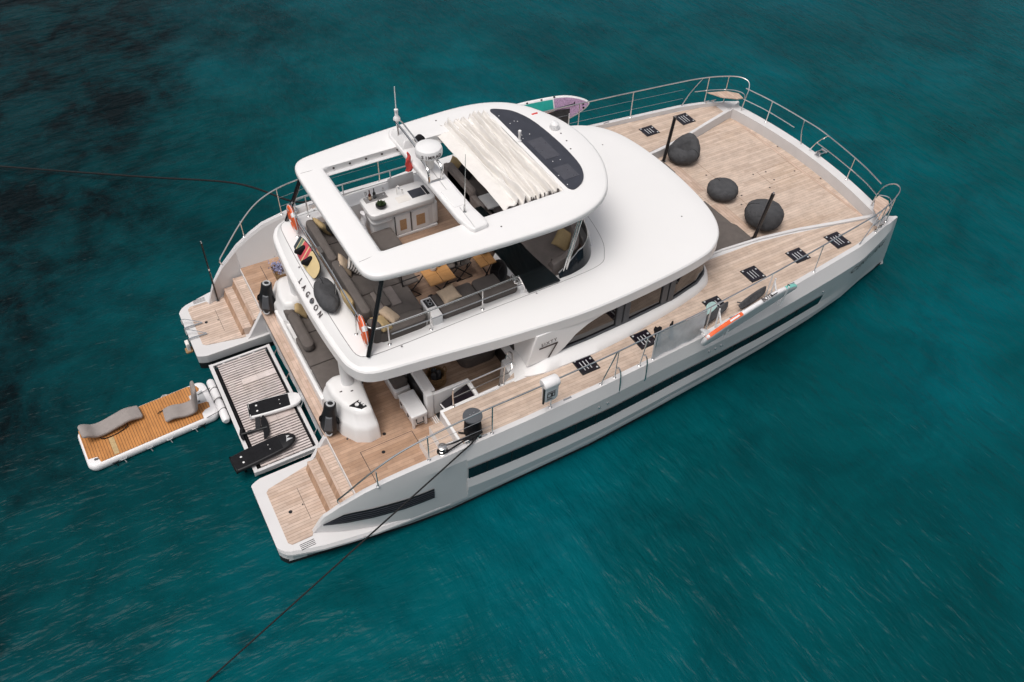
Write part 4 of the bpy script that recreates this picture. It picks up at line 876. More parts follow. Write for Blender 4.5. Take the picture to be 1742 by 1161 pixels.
# steps down to the water (folded ladder) on the far platform
b = MB()
for y0, y1 in ((3.62, 3.52), (3.16, 3.04)):
    for dy in (0, ): b.tube(curve([(.02, y0+.12, .52), (.02, y0+.12, .64), (.10, y0+.13, .68), (.53, y1, .56)], 3), .014, 6); b.tube(curve([(.53, y1, .55), (.08, y0-.10, .56), (.02, y0-.12, .50), (.02, y0-.12, .3)], 3), .021, 6)
b.build('ladder_rail', 'steel', cat)
b = MB(); b.box(-.10, .0, 3.14, 3.34, -.05, .30); b.build('ladder_step', 'canvas', cat, bevel=.02)
b = MB(); b.loft([zl(rrect(-.06, 3.16, .09, .10, .04), -.9), zl(rrect(-.06, 3.2, .10, .11, .04), .04)]); b.build('ladder_foot', 'wick', cat)
# winch, bollard and rope drum by the near gate
b = MB(); b.lathe([(.13, 0), (.13, .03), (.07, .06), (.06, .13), (.10, .17), (.10, .20), (.07, .215)], (3.98, -4.86, 2.30), 18); b.build('winch', 'steel', cat)
b = MB(); b.lathe([(.13, 0), (.13, .03), (.07, .06), (.06, .13), (.10, .17), (.10, .20), (.07, .215)], (3.98, 4.86, 2.30), 18); b.build('winch', 'steel', cat)
b = MB(); b.tube([(4.50, -4.93, 2.40), (4.90, -4.93, 2.42)], .03, 8); b.lathe([(.05, 0), (.03, .08)], (4.6, -4.93, 2.33), 8); b.lathe([(.05, 0), (.03, .08)], (4.8, -4.93, 2.33), 8); b.build('bollard', 'steel', cat)
# outrigger brackets that carry the boards
for s, xs_ in ((-1, (11.75, 13.75)), (1, (13.2,))):
    for x in xs_:
        y = gy(x); b = MB()
        b.tube([(x, s*y, 2.9), (x, s*(y+.30), 2.36), (x+.02, s*(y+.38), 2.36)], .024, 8); b.tube([(x+.02, s*(y+.38), 2.36), (x+.06, s*(y+.42), 3.02)], .024, 8); b.tube([(x, s*y, 2.33), (x, s*y, 3.0)], .02, 8)
        b.build('board_rack', 'whitep', cat)

# ================================================================== LOOSE THINGS
# pillows -----------------------------------------------------------
def pillow_mesh(w=.46, h=.46, t=.15, n=12):
    b = MB()
    for sg in (1, -1):
        vs = []
        for i in range(n+1):
            for j in range(n+1):
                u, v = 2*i/n-1, 2*j/n-1; k = (1-u**4)*(1-v**4); c = 1-.07*(1-abs(u*v))
                if abs(u) == 1 or abs(v) == 1: k = 0
                vs.append((u*w/2*(1-.06*(1-v*v)), v*h/2*(1-.06*(1-u*u)), sg*t/2*k**.6+random.uniform(-.003, .003)*k))
        fs = [(i*(n+1)+j, (i+1)*(n+1)+j, (i+1)*(n+1)+j+1, i*(n+1)+j+1) for i in range(n) for j in range(n)]
        b.add(vs, fs if sg > 0 else [f[::-1] for f in fs])
    return b
def pillow(label, m, loc, rot, w=.46, h=.46, t=.15, grp='scatter pillows on the sofas'):
    o = pillow_mesh(w, h, t).build('pillow', m, loc=loc, rot=[R(a) for a in rot], angle=80); tag(o, label, 'pillow', grp); return o
pillow('tan pillow leaning at the far end of the aft flybridge sofa', 'tan', (3.86, 1.50, 4.17), (0, 62, 12), .44, .52)
pillow('black pillow against the tan one at the far end of the aft flybridge sofa', 'blackfab', (4.06, 1.22, 4.12), (0, 55, 22), .42, .46)
pillow('pale beige pillow beside the striped one on the aft flybridge sofa', 'beige', (3.82, -.10, 4.16), (0, 58, -18), .46, .5)
pillow('black and cream striped pillow on the aft flybridge sofa', 'striped', (4.04, -.16, 4.10), (0, 42, -24), .44, .48)
pillow('tan pillow squeezed between the sofa back and the rail near the dark bean bag', 'tan', (3.44, -1.28, 4.14), (0, 82, 4), .42, .62, .16)
pillow('tan pillow lying at the near corner of the aft flybridge sofa beside a life ring', 'tan', (3.84, -2.24, 4.08), (12, 24, 20), .34, .50, .18)
pillow('pale beige pillow lying behind the tan one at the near corner of the flybridge sofa', 'beige', (4.10, -2.06, 4.07), (-20, 18, -62), .50, .34, .17)
pillow('square beige pillow on the flybridge side bench behind the cup console', 'beige', (5.60, -2.06, 4.04), (10, -6, 4), .46, .44)
pillow('tan pillow standing on the light grey lounge behind the windscreen', 'tan', (9.02, -1.62, 4.02), (38, -30, 32), .52, .50)
pillow('tan pillow on the sofa under the edge of the gathered sun shade', 'tan', (8.02, 2.30, 4.10), (20, -50, 20), .44, .46)
pillow('black pillow beside the tan one under the edge of the sun shade', 'blackfab', (8.10, 1.98, 4.05), (28, -38, 8), .44, .46)
pillow('tan pillow on the cockpit sofa below the roof letters', 'tan', (2.86, 1.34, 1.88), (0, 50, -18), .44, .46)
so_ = MB(); so_.cushion(7.92, 8.7, .9, 2.3, 3.5, 3.94, .06); so_.build('side_seat', 'fabric', cat)
b = MB(); b.cushion(7.72, 7.90, .86, 2.34, 3.7, 4.3, .07); b.build('sofa_back', 'fabric2', cat)
b = MB(); b.cushion(7.92, 8.4, .3, .9, 4.02, 4.06, .015); b.box(8.1, 8.2, .5, .6, 3.5, 4.02); b.build('side_table', 'whitep', cat)

# tables, stools and plants on the flybridge --------------------------
def table(label, x0, x1, y0, y1):
    t = thing('folding_table', label, 'table', ((x0+x1)/2, (y0+y1)/2, 3.516), group='folding teak tables on the flybridge')
    hx, hy = (x1-x0)/2, (y1-y0)/2
    for sx in (-1, 1):
        MB().box(*sorted((sx*.006, sx*hx)), -hy, hy, .69, .725).build('table_leaf', 'teak_table', t, bevel=.006)
    for sy in (-1, 1):
        b = MB(); b.tube([(-hx*.75, sy*hy*.8, 0), (hx*.75, sy*hy*.8, .69)], .016, 6); b.tube([(hx*.75, sy*hy*.8, 0), (-hx*.75, sy*hy*.8, .69)], .016, 6); b.build('leg', 'black', t)
    return t
table('folding teak table carrying a white pot, nearer the aft sofa', 5.27, 5.92, -1.81, -.75)
table('folding teak table beside the dark helm glass', 6.60, 7.02, -1.78, -.80).scale = (1, 1, 1)
tb2 = [o for o in bpy.data.objects if o.name.startswith('folding_table')][-1]
def stool(label, x, y, rz):
    t = thing('director_chair', label, 'chair', (x, y, 3.516), (0, 0, rz), 'grey folding chairs at the teak tables')
    for sy in (-1, 1):
        b = MB(); b.tube(curve([(-.22, sy*.24, .0), (.22, sy*.24, .0)], 2), .014, 6); b.tube([(-.22, sy*.24, 0), (.20, sy*.22, .44)], .014, 6); b.tube([(.22, sy*.24, 0), (-.20, sy*.22, .44)], .014, 6); b.tube([(-.22, sy*.22, .42), (-.25, sy*.23, .80)], .014, 6); b.tube([(-.24, sy*.23, .62), (.22, sy*.23, .62)], .014, 6)
        b.build('leg', 'black', t)
    b = MB(); b.cushion(-.20, .20, -.22, .22, .42, .455, .015); b.build('seat', 'greyweb' if False else 'fabric', t)
    b = MB(); b.cushion(-.262, -.232, -.23, .23, .60, .82, .01); b.build('backrest', 'fabric', t)
stool('folding chair at the aft side of the table with the white pot', 5.02, -1.02, 0)
stool('folding chair between the two teak tables facing aft', 6.12, -.98, R(180))
stool('folding chair between the two teak tables facing the helm', 6.42, -1.02, R(0))
def pot(name, label, cat_, loc, r, h, pm, lr, n=60, leafm='leaf', lh=.10):
    t = thing(name, label, cat_, loc)
    MB().lathe([(r*.75, 0), (r, h*.5), (r, h), (r*.88, h), (r*.85, h*.8)], (0, 0, 0), 22).build('pot', pm, t)
    b = MB()
    for k in range(n):
        a = random.uniform(0, 6.28); e = random.uniform(.1, 1.4); l = lr*random.uniform(.6, 1); d = Vector((math.cos(a)*math.cos(e), math.sin(a)*math.cos(e), math.sin(e)))
        p = Vector((random.uniform(-.4, .4)*r, random.uniform(-.4, .4)*r, h*.9)); q = p+d*l; sd = d.cross(Vector((0, 0, 1))).normalized()*l*.16; m_ = p+d*l*.55+Vector((0, 0, lh*.1))
        b.add([p, m_-sd, q, m_+sd], [(0, 1, 2, 3)])
    b.build('leaves', leafm, t, smooth=False); return t
pot('potted_plant', 'small green plant in a white pot on a teak table', 'plant', (5.56, -1.32, 4.242), .085, .10, 'whitep', .09, 60)
b = MB(); b.lathe([(.055, 0), (.06, .02), (.055, .11), (.02, .11)], (5.74, -1.26, 4.242), 16); tag(b.build('candle_jar', 'black'), 'black jar beside the white plant pot on the teak table', 'jar')
pot('potted_plant', 'bushy green plant on the teak table beside the helm glass', 'plant', (6.90, -1.34, 4.242), .08, .08, 'greyp', .16, 90)
pot('succulent_bowl', 'green succulent in a dark round bowl on the flybridge bar', 'plant', (5.34, 1.17, 4.462), .135, .09, 'black', .12, 90)
for k, (x, y, lb, mm) in enumerate(((5.21, 1.56, 'amber brown bottle on the bar tray, next to the glasses', 'brownglass'), (5.34, 1.58, 'nearly black bottle on the bar tray, next to the amber one', 'black'))):
    b = MB(); b.lathe([(.038, 0), (.04, .01), (.04, .15), (.015, .20), (.014, .27), (.018, .275), (.016, .29)], (0, 0, 0), 14); o = b.build('bottle', mm, loc=(x, y, 4.467)); tag(o, lb, 'bottle', 'bottles on the flybridge bar')
    l = MB(); l.lathe([(.0405, .04), (.0405, .12)], (0, 0, 0), 14, cap0=False, cap1=False); l.build('bottle_label', 'beige' if k == 0 else 'greyp', o)
for x, y, lb in ((5.14, 1.66, 'clear wine glass at the aft end of the bar tray'), (5.60, 1.62, 'clear wine glass beside the bar lid')):
    g = MB(); g.lathe([(.03, 0), (.006, .01), (.005, .08), (.03, .11), (.034, .15), (.026, .19)], (x, y, 4.467), 12, cap1=False); tag(g.build('wine_glass', 'greyweb'), lb, 'glass', 'glasses on the flybridge bar')
b = MB()
L = []
for k in range(9):
    z = 4.30-.075*k; wd = .10+.02*math.sin(k*1.3)+.012*k; L.append([(4.90+.03*math.sin(k)+.05*math.cos(a)*(1+.2*math.sin(3*a+k)), 1.36+wd*math.sin(a), z) for a in np.linspace(0, 2*math.pi, 16, endpoint=False)])
b.loft(L); tag(b.build('hand_towel', 'towel'), 'white towel hanging at the aft end of the flybridge bar', 'towel')
for x, y, lb in ((5.32, -1.66, 'black lantern on the floor under the table with the white pot'), (6.82, -1.92, 'black lantern on the floor beside the side bench, near the helm')):
    t = thing('lantern', lb, 'lantern', (x, y-.02, 3.516), group='black lanterns on the flybridge floor')
    MB().lathe([(.09, 0), (.09, .05), (.075, .07), (.075, .22), (.09, .24), (.03, .30)], (0, 0, 0), 14).build('lantern_body', 'black', t); MB().lathe([(.03, .07), (.03, .2)], (.085, 0, 0), 10).build('candle', 'whitep', t)

# wakeboard and bean bag on the roof ----------------------------------
wk = thing('wakeboard', 'striped wakeboard with two black boots leaning behind the flybridge sofa', 'wakeboard', (3.20, .80, 3.96), (0, R(-52), R(1)))
P = smoothpoly([(-.20, -.58), (-.12, -.70), (.08, -.70), (.20, -.56), (.24, -.2), (.235, .2), (.19, .56), (.12, .68), (-.08, .68), (-.18, .58), (-.235, .2), (-.24, -.2)], 4)
def clip(y0, y1): return [(x, min(max(y, y0), y1)) for x, y in P]
base = MB(); base.loft([zl(P, 0), zl(P, .025)]); base.build('board', 'blackm', wk)
for y0, y1, mm in ((-.70, -.02, 'cream'), (-.02, .10, 'wred'), (.10, .14, 'cream'), (.14, .40, 'wred'), (.40, .44, 'cream'), (.44, .54, 'wgreen'), (.54, .57, 'cream'), (.57, .69, 'wdark')):
    q = [p for p in inset(P, .008) if y0 <= p[1] <= y1]
    xs0 = lambda y: max(x for x, yy in inset(P, .008) if abs(yy-y) < .09)
    poly = [(-xs0(y0)*.98, y0), (xs0(y0)*.98, y0), (xs0((y0+y1)/2), (y0+y1)/2), (xs0(y1)*.97, y1), (-xs0(y1)*.97, y1), (-xs0((y0+y1)/2), (y0+y1)/2)]
    if y0 < -.6: poly = [p for p in inset(P, .008) if p[1] <= y1+.02]
    MB().prism(poly, .0255, .029).build('stripe', mm, wk, smooth=False)
for yb in (.30, -.16):
    b = MB(); b.loft([zl(rrect(0, yb, .135, .06, .05), .03), zl(rrect(-.01, yb, .135, .06, .05), .07), zl(rrect(-.05, yb, .09, .05, .045), .12), zl(rrect(-.08, yb, .05, .045, .04), .19), zl(rrect(-.08, yb, .04, .04, .035), .20)]); b.build('boot', 'blackm', wk)
def beanbag(label, loc, sx, sy, h, seed, kind='bag', rz=0):
    rnd = random.Random(seed); b = MB(); n, m_ = 72, 36; L = []
    ph = [rnd.uniform(0, 6.28) for _ in range(8)]
    for i in range(m_+1):
        v = i/m_; a = -math.pi/2+v*math.pi; ring = []
        for j in range(n):
            t = 2*math.pi*j/n; ca, sa = math.cos(a), math.sin(a)
            r = (abs(ca)**.72); wr = 1+.014*math.sin(3*t+ph[0]+v*4)+.010*math.sin(7*t+ph[1]-v*9)+.008*math.sin(13*t+ph[2]+v*15)+.006*math.sin(23*t+ph[4]-v*6)
            x, y, z = sx*r*math.cos(t)*wr, sy*r*math.sin(t)*wr, (math.copysign(abs(sa)**.85, sa)*.5+.5)*h
            if kind == 'seat':   # raised back, hollow seat
                z *= 1+.85*max(0, -x/sx)**1.2*max(0, sa+.2); d = math.exp(-(((x-.05*sx)/(.30*sx))**2+(y/(.34*sy))**2)); z -= d*.55*h*max(0, sa); z += .05*math.exp(-(((x-.55*sx)/(.2*sx))**2))*max(0, sa)
            if kind == 'lump': z *= 1+.22*(-x/sx)*max(0, sa); z += .02*math.sin(8*x+5*y+ph[3])
            if kind == 'pouf': z -= .14*h*math.exp(-((x/(.6*sx))**2+(y/(.6*sy))**2))*max(0, sa)
            ring.append((x, y, z))
        L.append(ring)
    o = b.loft(L).build('bean_bag', 'bean', loc=loc, rot=(0, 0, rz), angle=80)
    tag(o, label, 'bean bag', 'dark grey bean bags'); 
    s2 = MB(); pts = [L[i][j] for i in range(3, m_-2) for j in (n//4,)]; s2.tube([(x, y*1.005, z) for x, y, z in pts], .008, 5); s2.build('piping', 'blackm', o); return o
beanbag('dark grey bean bag seat with raised back, by the far pole on the fore deck', (15.98, 2.02, 1.95), .56, .50, .52, 3, 'seat', R(205))
beanbag('round flat dark grey pouf in the middle of the fore deck', (15.82, -.12, 1.95), .47, .47, .50, 5, 'pouf')
beanbag('large bulging dark grey bean bag by the near pole on the fore deck', (16.06, -1.72, 1.95), .62, .56, .66, 8, 'lump', R(40))
bb = beanbag('crumpled dark grey bean bag lying on the roof behind the flybridge rail', (3.14, -.58, 3.72), .27, .60, .34, 11, 'lump', R(-6))

# life rings -----------------------------------------------------------
def life_ring(label, loc, rot):
    t = thing('life_ring', label, 'life ring', loc, rot, 'life rings on the flybridge rail')
    b = MB(); L = []
    for i in range(36):
        a = 2*math.pi*i/36; L.append([((.27+.075*math.cos(q))*math.cos(a), (.27+.075*math.cos(q))*math.sin(a), .055*math.sin(q)) for q in np.linspace(0, 2*math.pi, 10, endpoint=False)])
    L.append(L[0]); b.loft(L, cap0=False, cap1=False).build('ring', 'orange', t)
    w_ = MB()
    for a0 in (30, 120, 210, 300):
        LL = []
        for i in range(5):
            a = R(a0+i*5); LL.append([((.27+.080*math.cos(q))*math.cos(a), (.27+.080*math.cos(q))*math.sin(a), .060*math.sin(q)) for q in np.linspace(0, 2*math.pi, 10, endpoint=False)])
        w_.loft(LL)
    w_.build('band', 'whitep', t)
    g = MB(); g.tube([((.36+.02*math.sin(4*a))*math.cos(a), (.36+.02*math.sin(4*a))*math.sin(a), .0) for a in np.linspace(0, 2*math.pi, 40, endpoint=False)], .009, 5, closed=True); g.build('grab_line', 'whitep', t)
    b = MB(); b.cushion(-.16, .16, -.11, .11, -.05, .03, .03); b.tube(curve([(-.1, .1, .03), (.05, .02, .07), (-.08, -.08, .06), (.1, -.12, .03)], 4), .03, 6); b.build('line_bag', 'orange', t)
life_ring('orange life ring on the flybridge rail at the far aft corner', (3.34, 2.22, 4.12), (R(90), 0, R(88)))
life_ring('orange life ring on the flybridge rail at the near aft corner', (3.38, -2.30, 4.14), (R(90), 0, R(82)))

# fore deck and platform poles ------------------------------------------
for x0, y0, x1, y1, lb in ((15.35, -2.18, 15.56, -2.22, 'black awning pole standing beside the near large bean bag'), (15.33, 2.18, 15.50, 2.2, 'black awning pole standing beside the far bean bag seat')):
    t = thing('awning_pole', lb, 'pole', (x0, y0, 1.952), group='black awning poles on the fore deck'); d = Vector((x1-x0, y1-y0, 1.56))
    MB().tube([(0, 0, 0), d], .055, 12).build('pole', 'carbon', t); e = MB(); e.lathe([(.03, 0), (.03, .05)], tuple(d), 10); e.lathe([(.08, 0), (.08, .03)], (0, 0, 0), 12); e.build('end_fitting', 'steel', t)
t = thing('awning_pole', 'thin black pole standing on the far swim platform', 'pole', (1.17, 4.24, .517))
MB().tube([(0, 0, 0), (.05, .06, 2.08)], .024, 8).build('pole', 'carbon', t); e = MB(); e.lathe([(.03, 0), (.02, .06)], (.05, .06, 2.08), 8); e.lathe([(.07, 0), (.07, .015)], (0, 0, 0), 12); e.lathe([(.028, 0), (.028, .06)], (.027, .033, 1.12), 8); e.build('end_fitting', 'steel', t)

# sea scooters ------------------------------------------------------------
def scooter(label, loc, rot):
    t = thing('sea_scooter', label, 'sea scooter', loc, rot, 'black sea scooters leaning on the pods'); t.rotation_mode = 'ZYX'
    L = []
    for z, rx, ry, dx in ((0, .11, .10, 0), (.05, .165, .13, 0), (.18, .215, .15, .01), (.34, .225, .155, .02), (.46, .22, .15, .02), (.60, .20, .135, .02), (.74, .165, .125, .0), (.86, .15, .125, -.02), (.97, .14, .125, -.03), (1.0, .11, .10, -.03)):
        L.append([(rx*math.cos(a)*(1+.06*math.cos(3*a)), dx+ry*math.sin(a), z) for a in np.linspace(0, 2*math.pi, 26, endpoint=False)])
    MB().loft(L).build('hull', 'black', t, angle=60)
    b = MB(); b.loft([[(.11, .15, .22), (-.11, .15, .22), (-.09, .195, .26), (.09, .195, .26)], [(.085, .12, .70), (-.085, .12, .70), (-.065, .165, .66), (.065, .165, .66)]]); b.build('saddle', 'greyp', t, bevel=.01)
    b = MB(); b.tube([(.085*math.cos(a), -.03+.085*math.sin(a), 1.0) for a in np.linspace(0, 2*math.pi, 24, endpoint=False)], .022, 6, closed=True); b.build('duct_ring', 'greyweb', t); b = MB(); b.tube([(.075*math.cos(a), .135+.03*math.sin(-a), .13+.06*math.sin(a)) for a in np.linspace(0, 2*math.pi, 20, endpoint=False)], .017, 6, closed=True); b.build('duct_ring', 'greyweb', t)
    for sx in (-1, 1):
        b = MB(); b.tube(curve([(sx*.15, .05, .66), (sx*.215, .08, .60), (sx*.225, .08, .48), (sx*.19, .05, .42)], 4), .022, 7); b.build('handle', 'blackm', t)
scooter('black sea scooter leaning on the near pod', (2.16, -2.36, 1.262), (0, R(8), R(146)))
scooter('black sea scooter leaning on the far pod beside the flower basket', (2.17, 2.30, 1.262), (0, R(8), R(146)))

# cool box -----------------------------------------------------------------
t = thing('cool_box', 'white cool box with black handles in front of the galley unit', 'cool box', (4.14, -2.84, 1.252), (0, 0, 0))
MB().loft([zl(rrect(0, 0, .17, .36, .03), .06), zl(rrect(0, 0, .195, .39, .03), .36)]).build('body', 'whitep', t, bevel=.012)
MB().cushion(-.215, .215, -.41, .41, .36, .47, .03).build('lid', 'whitep', t)
for y in (-.39, .33):
    for x in (-.19, .13): MB().box(x, x+.06, y, y+.06, 0, .36).build('leg', 'whitep', t, bevel=.006)
for s in (-1, 1):
    b = MB(); b.tube([(-.09, s*.385, .32), (-.09, s*.43, .20), (.09, s*.43, .20), (.09, s*.385, .32)], .014, 6); b.build('handle', 'black', t)
for y in (-.18, .22): MB().box(-.222, -.20, y-.025, y+.025, .28, .40).build('latch', 'black', t)

# baskets ------------------------------------------------------------------------
def basket(name, label, loc, r, h, parts, sx=1, sy=1):
    t = thing(name, label, 'basket', loc); b = MB()
    b.lathe([(r*.8, 0), (r*.95, h*.3), (r, h), (r*.9, h), (r*.85, h*.2)], (0, 0, 0), 26, sx=sx, sy=sy)
    for k in range(1, 6): b.tube([(sx*r*1.01*math.cos(a), sy*r*1.01*math.sin(a), h*k/6+.012*math.sin(10*a+k*3)) for a in np.linspace(0, 2*math.pi, 40, endpoint=False)], .014, 5, closed=True)
    b.build('weave', 'wick', t)
    for s in (-1, 1): MB().tube(curve([(s*r*sx, -.07, h), (s*r*sx*1.12, -.05, h+.08), (s*r*sx*1.12, .05, h+.08), (s*r*sx, .07, h)], 4), .014, 6).build('handle', 'wick', t)
    return t
basket('wicker_basket', 'round wicker basket holding dark rolled towels in the cockpit', (5.10, -2.12, 1.252), .25, .30, 0)
b = MB()
for x, y in ((-.08, -.05), (.07, -.02), (0, .10)): b.cushion(5.10+x-.07, 5.10+x+.07, -2.12+y-.06, -2.12+y+.06, 1.28, 1.64, .05)
tag(b.build('rolled_towel', 'bean'), 'dark rolled towels standing in the wicker basket', 'towels')
t = thing('flower_basket', 'low wooden basket of pale lilac flowers on the far pod', 'flowers', (2.80, 2.74, 2.06))
b = MB(); b.loft([zl(rrect(0, 0, .14, .20, .03), -.10), zl(rrect(0, 0, .17, .24, .03), .14), zl(rrect(0, 0, .155, .225, .03), .14), zl(rrect(0, 0, .13, .19, .03), -.06)]); b.build('basket', 'wick', t)
b = MB()
for k in range(150):
    p = Vector((random.gauss(0, .10), random.gauss(.02, .13), .16+abs(random.gauss(0, .10)))); r = random.uniform(.018, .036)
    for q in range(3):
        d1 = Vector([random.uniform(-1, 1) for _ in range(3)]).normalized()*r; d2 = Vector([random.uniform(-1, 1) for _ in range(3)]).normalized()*r
        b.add([p-d1, p-d2, p+d1, p+d2], [(0, 1, 2, 3)])
b.build('blossom', 'blueflower', t, smooth=False)

# rescue sling in its white case on the rail ---------------------------------------
t = thing('rescue_sling', 'white rescue sling case hanging on the near rail', 'rescue case', (6.68, -4.93, 2.66))
MB().loft([zl(rrect(0, 0, .17, .07, .05), 0), zl(rrect(0, -.01, .185, .085, .05), .1), zl(rrect(0, -.01, .19, .09, .05), .5)]).build('case', 'pvc', t)
b = MB(); L = []
for x in (-.20, -.17, .17, .20):
    e = .02 if abs(x) == .2 else 0; L.append([(x, .02+(.15-e)*math.cos(a), .56+(.13-e)*math.sin(a)) for a in np.linspace(0, 2*math.pi, 20, endpoint=False)])
b.loft(L); b.build('lid', 'pvc', t)
b = MB(); b.box(-.225, -.19, -.09, -.05, .0, .52); b.build('strap', 'black', t)
b = MB()
for z0, z1, x0, x1 in ((.30, .325, -.13, .08), (.18, .20, -.13, .08), (.18, .325, -.13, -.11), (.18, .325, .06, .08), (.20, .30, -.03, .02), (.35, .37, -.13, .10), (.13, .145, -.13, .0), (.10, .112, -.13, .04)): b.box(x0, x1, -.103, -.0995, z0, z1)
b.build('case_print', 'text', t)

# rope drum (with lid) and mooring ropes --------------------------------------------
t = thing('rope_drum', 'black rope drum with a round grey lid by the near gate', 'rope drum', (4.84, -4.66, 2.202))
b = MB(); b.lathe([(.18, 0), (.21, .1), (.19, .45), (.17, .60)], (0, 0, 0), 26); b.build('drum', 'blackm', t)
b = MB(); b.lathe([(.215, .60), (.225, .62), (.22, .655), (.10, .665)], (0, 0, 0), 30); b.build('lid', 'greyp', t)
b = MB()
for x, y in ((0, 0), (.06, .05), (-.05, .03)): b.lathe([(.014, .66), (.014, .675)], (x, y, 0), 6)
b.build('lid_screw', 'steel', t)
rp = MB(); rp.tube([(-2.9, -6.32, -.25), (-2.2, -6.2, 0), (4.62, -5.03, 2.40)], .019, 7); rp.tube(curve([(4.62, -5.03, 2.40), (4.76, -4.95, 2.46), (4.66, -4.9, 2.45), (4.4, -4.90, 2.40), (4.06, -4.95, 2.38), (3.92, -4.95, 2.36), (3.86, -4.86, 2.36), (3.98, -4.77, 2.38), (4.3, -4.84, 2.42), (4.72, -4.86, 2.46), (4.86, -4.74, 2.42), (4.78, -4.70, 2.28), (4.55, -4.5, 2.22)], 8), .021, 7)
for k in range(5): rp.tube([(4.70+.02*k+.12*math.cos(a)*(1+.1*k), -4.90+.05*math.sin(a), 2.40+.02*k+.03*math.sin(2*a+k)) for a in np.linspace(0, 2*math.pi, 16, endpoint=False)], .022, 6, closed=True)
tag(rp.build('mooring_rope', 'rope'), 'black mooring rope running from the near winch down into the water', 'rope')
rp = MB(); rp.tube(curve([(-16, 24.2, -.05), (-10, 19.6, .10), (-3.53, 14.84, .12), (.6, 11.6, .35), (3.2, 9.1, .8), (4.3, 6.4, 1.5), (4.7, 5.0, 2.32)], 8), .032, 7)
tag(rp.build('mooring_rope', 'rope'), 'thin black mooring rope stretching away across the far water to the left', 'rope')

# paddle boards on the racks ----------------------------------------------------------
def paddle_outline(L_, W_): return smoothpoly([(-L_/2, -W_*.16), (-L_*.46, -W_*.34), (-L_*.25, -W_*.49), (0, -W_*.5), (L_*.25, -W_*.44), (L_*.42, -W_*.24), (L_/2, -.0), (L_*.42, W_*.24), (L_*.25, W_*.44), (0, W_*.5), (-L_*.25, W_*.49), (-L_*.46, W_*.34), (-L_/2, W_*.16)], 4)
def board(name, label, mx, L_, W_, T=.13):
    t = thing(name, label, 'paddle board', group='paddle boards carried outside the rails'); t.matrix_world = mx
    P = paddle_outline(L_, W_)
    def roc(x): return .06*max(0, (x/(L_/2)))**3
    rings = []
    for z, d in ((-T/2, .05), (-T/2+.03, .008), (0, 0), (T/2-.03, .008), (T/2, .05)): rings.append([(x, y, z+roc(x)) for x, y in inset(P, d)])
    for q in (.7, .4, .1): rings.append([(x*q, y*q, T/2+roc(x*q)) for x, y in inset(P, .05)])
    MB().loft(rings).build('board', 'pvc', t, angle=60)
    return t, P, roc
def patch(t, P, x0, x1, z, m, name, roc, y0=-9, y1=9, d=.06):
    Q = inset(P, d); up = sorted([(x, y) for x, y in Q if y >= 0]); lo = sorted([(x, y) for x, y in Q if y <= 0])
    f = lambda tab, x: itp(x, tab); xs_ = np.linspace(x0, x1, 14)
    vs = []
    for x in xs_: vs += [(x, max(y0, f(lo, x)), z+roc(x)), (x, min(y1, f(up, x)), z+roc(x))]
    return MB().add(vs, [(2*i, 2*i+2, 2*i+3, 2*i+1) for i in range(13)]).build(name, m, t, smooth=False)
# near board: lies on edge in the brackets, nose forward, deck towards the sea
mx = frame((12.62, -4.98, 2.70), (1, .135, .02), (0, -.30, .95))
t, P, rc = board('paddle_board', 'white paddle board with an orange tail and mint nose on the near rail rack', mx, 3.4, .80)
def edge(t, P, roc, x0, x1, m, name='edge_band', g=.006, za=-.05, zb=.05):
    up = sorted([(x, y) for x, y in P if y >= 0]); xs_ = np.linspace(x0, x1, 16); vs = []
    for x in xs_:
        y = itp(x, up)
        for z in (za, (za*2+zb)/3, (za+2*zb)/3, zb): vs.append((x, y+g-.02*(abs(z)/.06)**2*1.0, z+roc(x)))
    fs = [(4*i+k, 4*i+4+k, 4*i+5+k, 4*i+1+k) for i in range(15) for k in range(3)]
    return MB().add(vs, fs).build(name, m, t)
edge(t, P, rc, -1.69, -.55, 'orange'); edge(t, P, rc, 1.12, 1.69, 'mint'); edge(t, P, rc, -.98, -.66, 'whitep', 'edge_label', .009, -.02, .025)
up = sorted([(x, y) for x, y in P if y >= 0])
text('BOTE', .15, frame((.36, itp(.36, up)+.018, .0), (1, -.03, 0), (0, 0, -1)), t, 'lettering', ext=.004, bold=.012)
b = MB(); b.loft([[(-1.52, 0, -.06), (-1.30, 0, -.06), (-1.36, 0, -.16), (-1.50, 0, -.30), (-1.56, 0, -.30)], [(-1.52, .012, -.06), (-1.30, .012, -.06), (-1.36, .012, -.16), (-1.50, .012, -.30), (-1.56, .012, -.30)]]); b.build('fin', 'greyweb', t)
b = MB(); b.tube([(.5, .425, 0), (.5, .43, .03), (.7, .42, .03)], .012, 5); b.tube([(1.2, .30, .0), (1.22, .33, -.03), (1.22, .33, .04)], .012, 5); b.build('strap', 'blackm', t)
# far board: stands on edge outside the far rail, deck seen
mx = frame((12.36, 5.06, 2.98), (1, -.12, .02), (0, .36, .93))
t, P, rc = board('paddle_board', 'mint and lilac paddle board beyond the far rail', mx, 3.5, .92)
ZP = .067
patch(t, P, .52, 1.69, ZP+.003, 'lilac', 'lilac_pad', rc)
patch(t, P, -1.3, .48, ZP, 'turq', 'green_pad', rc, .02, .40, .08); patch(t, P, -1.3, .48, ZP, 'turq', 'green_pad', rc, -.40, -.14, .08)
b = MB(); b.box(-.8, .50, -.11, -.02, ZP, ZP+.012); b.build('centre_pad', 'orange', t, bevel=.003)
b = MB()
for x in (-.4, .1, .55): b.box(x-.03, x+.03, .405, .44, ZP-.03, ZP+.01)
for x, y in ((1.5, .02), (1.5, -.10)): b.lathe([(.035, ZP+rc(1.5)), (.035, ZP+.02+rc(1.5))], (x, y, 0), 8)
b.build('deck_ring', 'blackm', t)
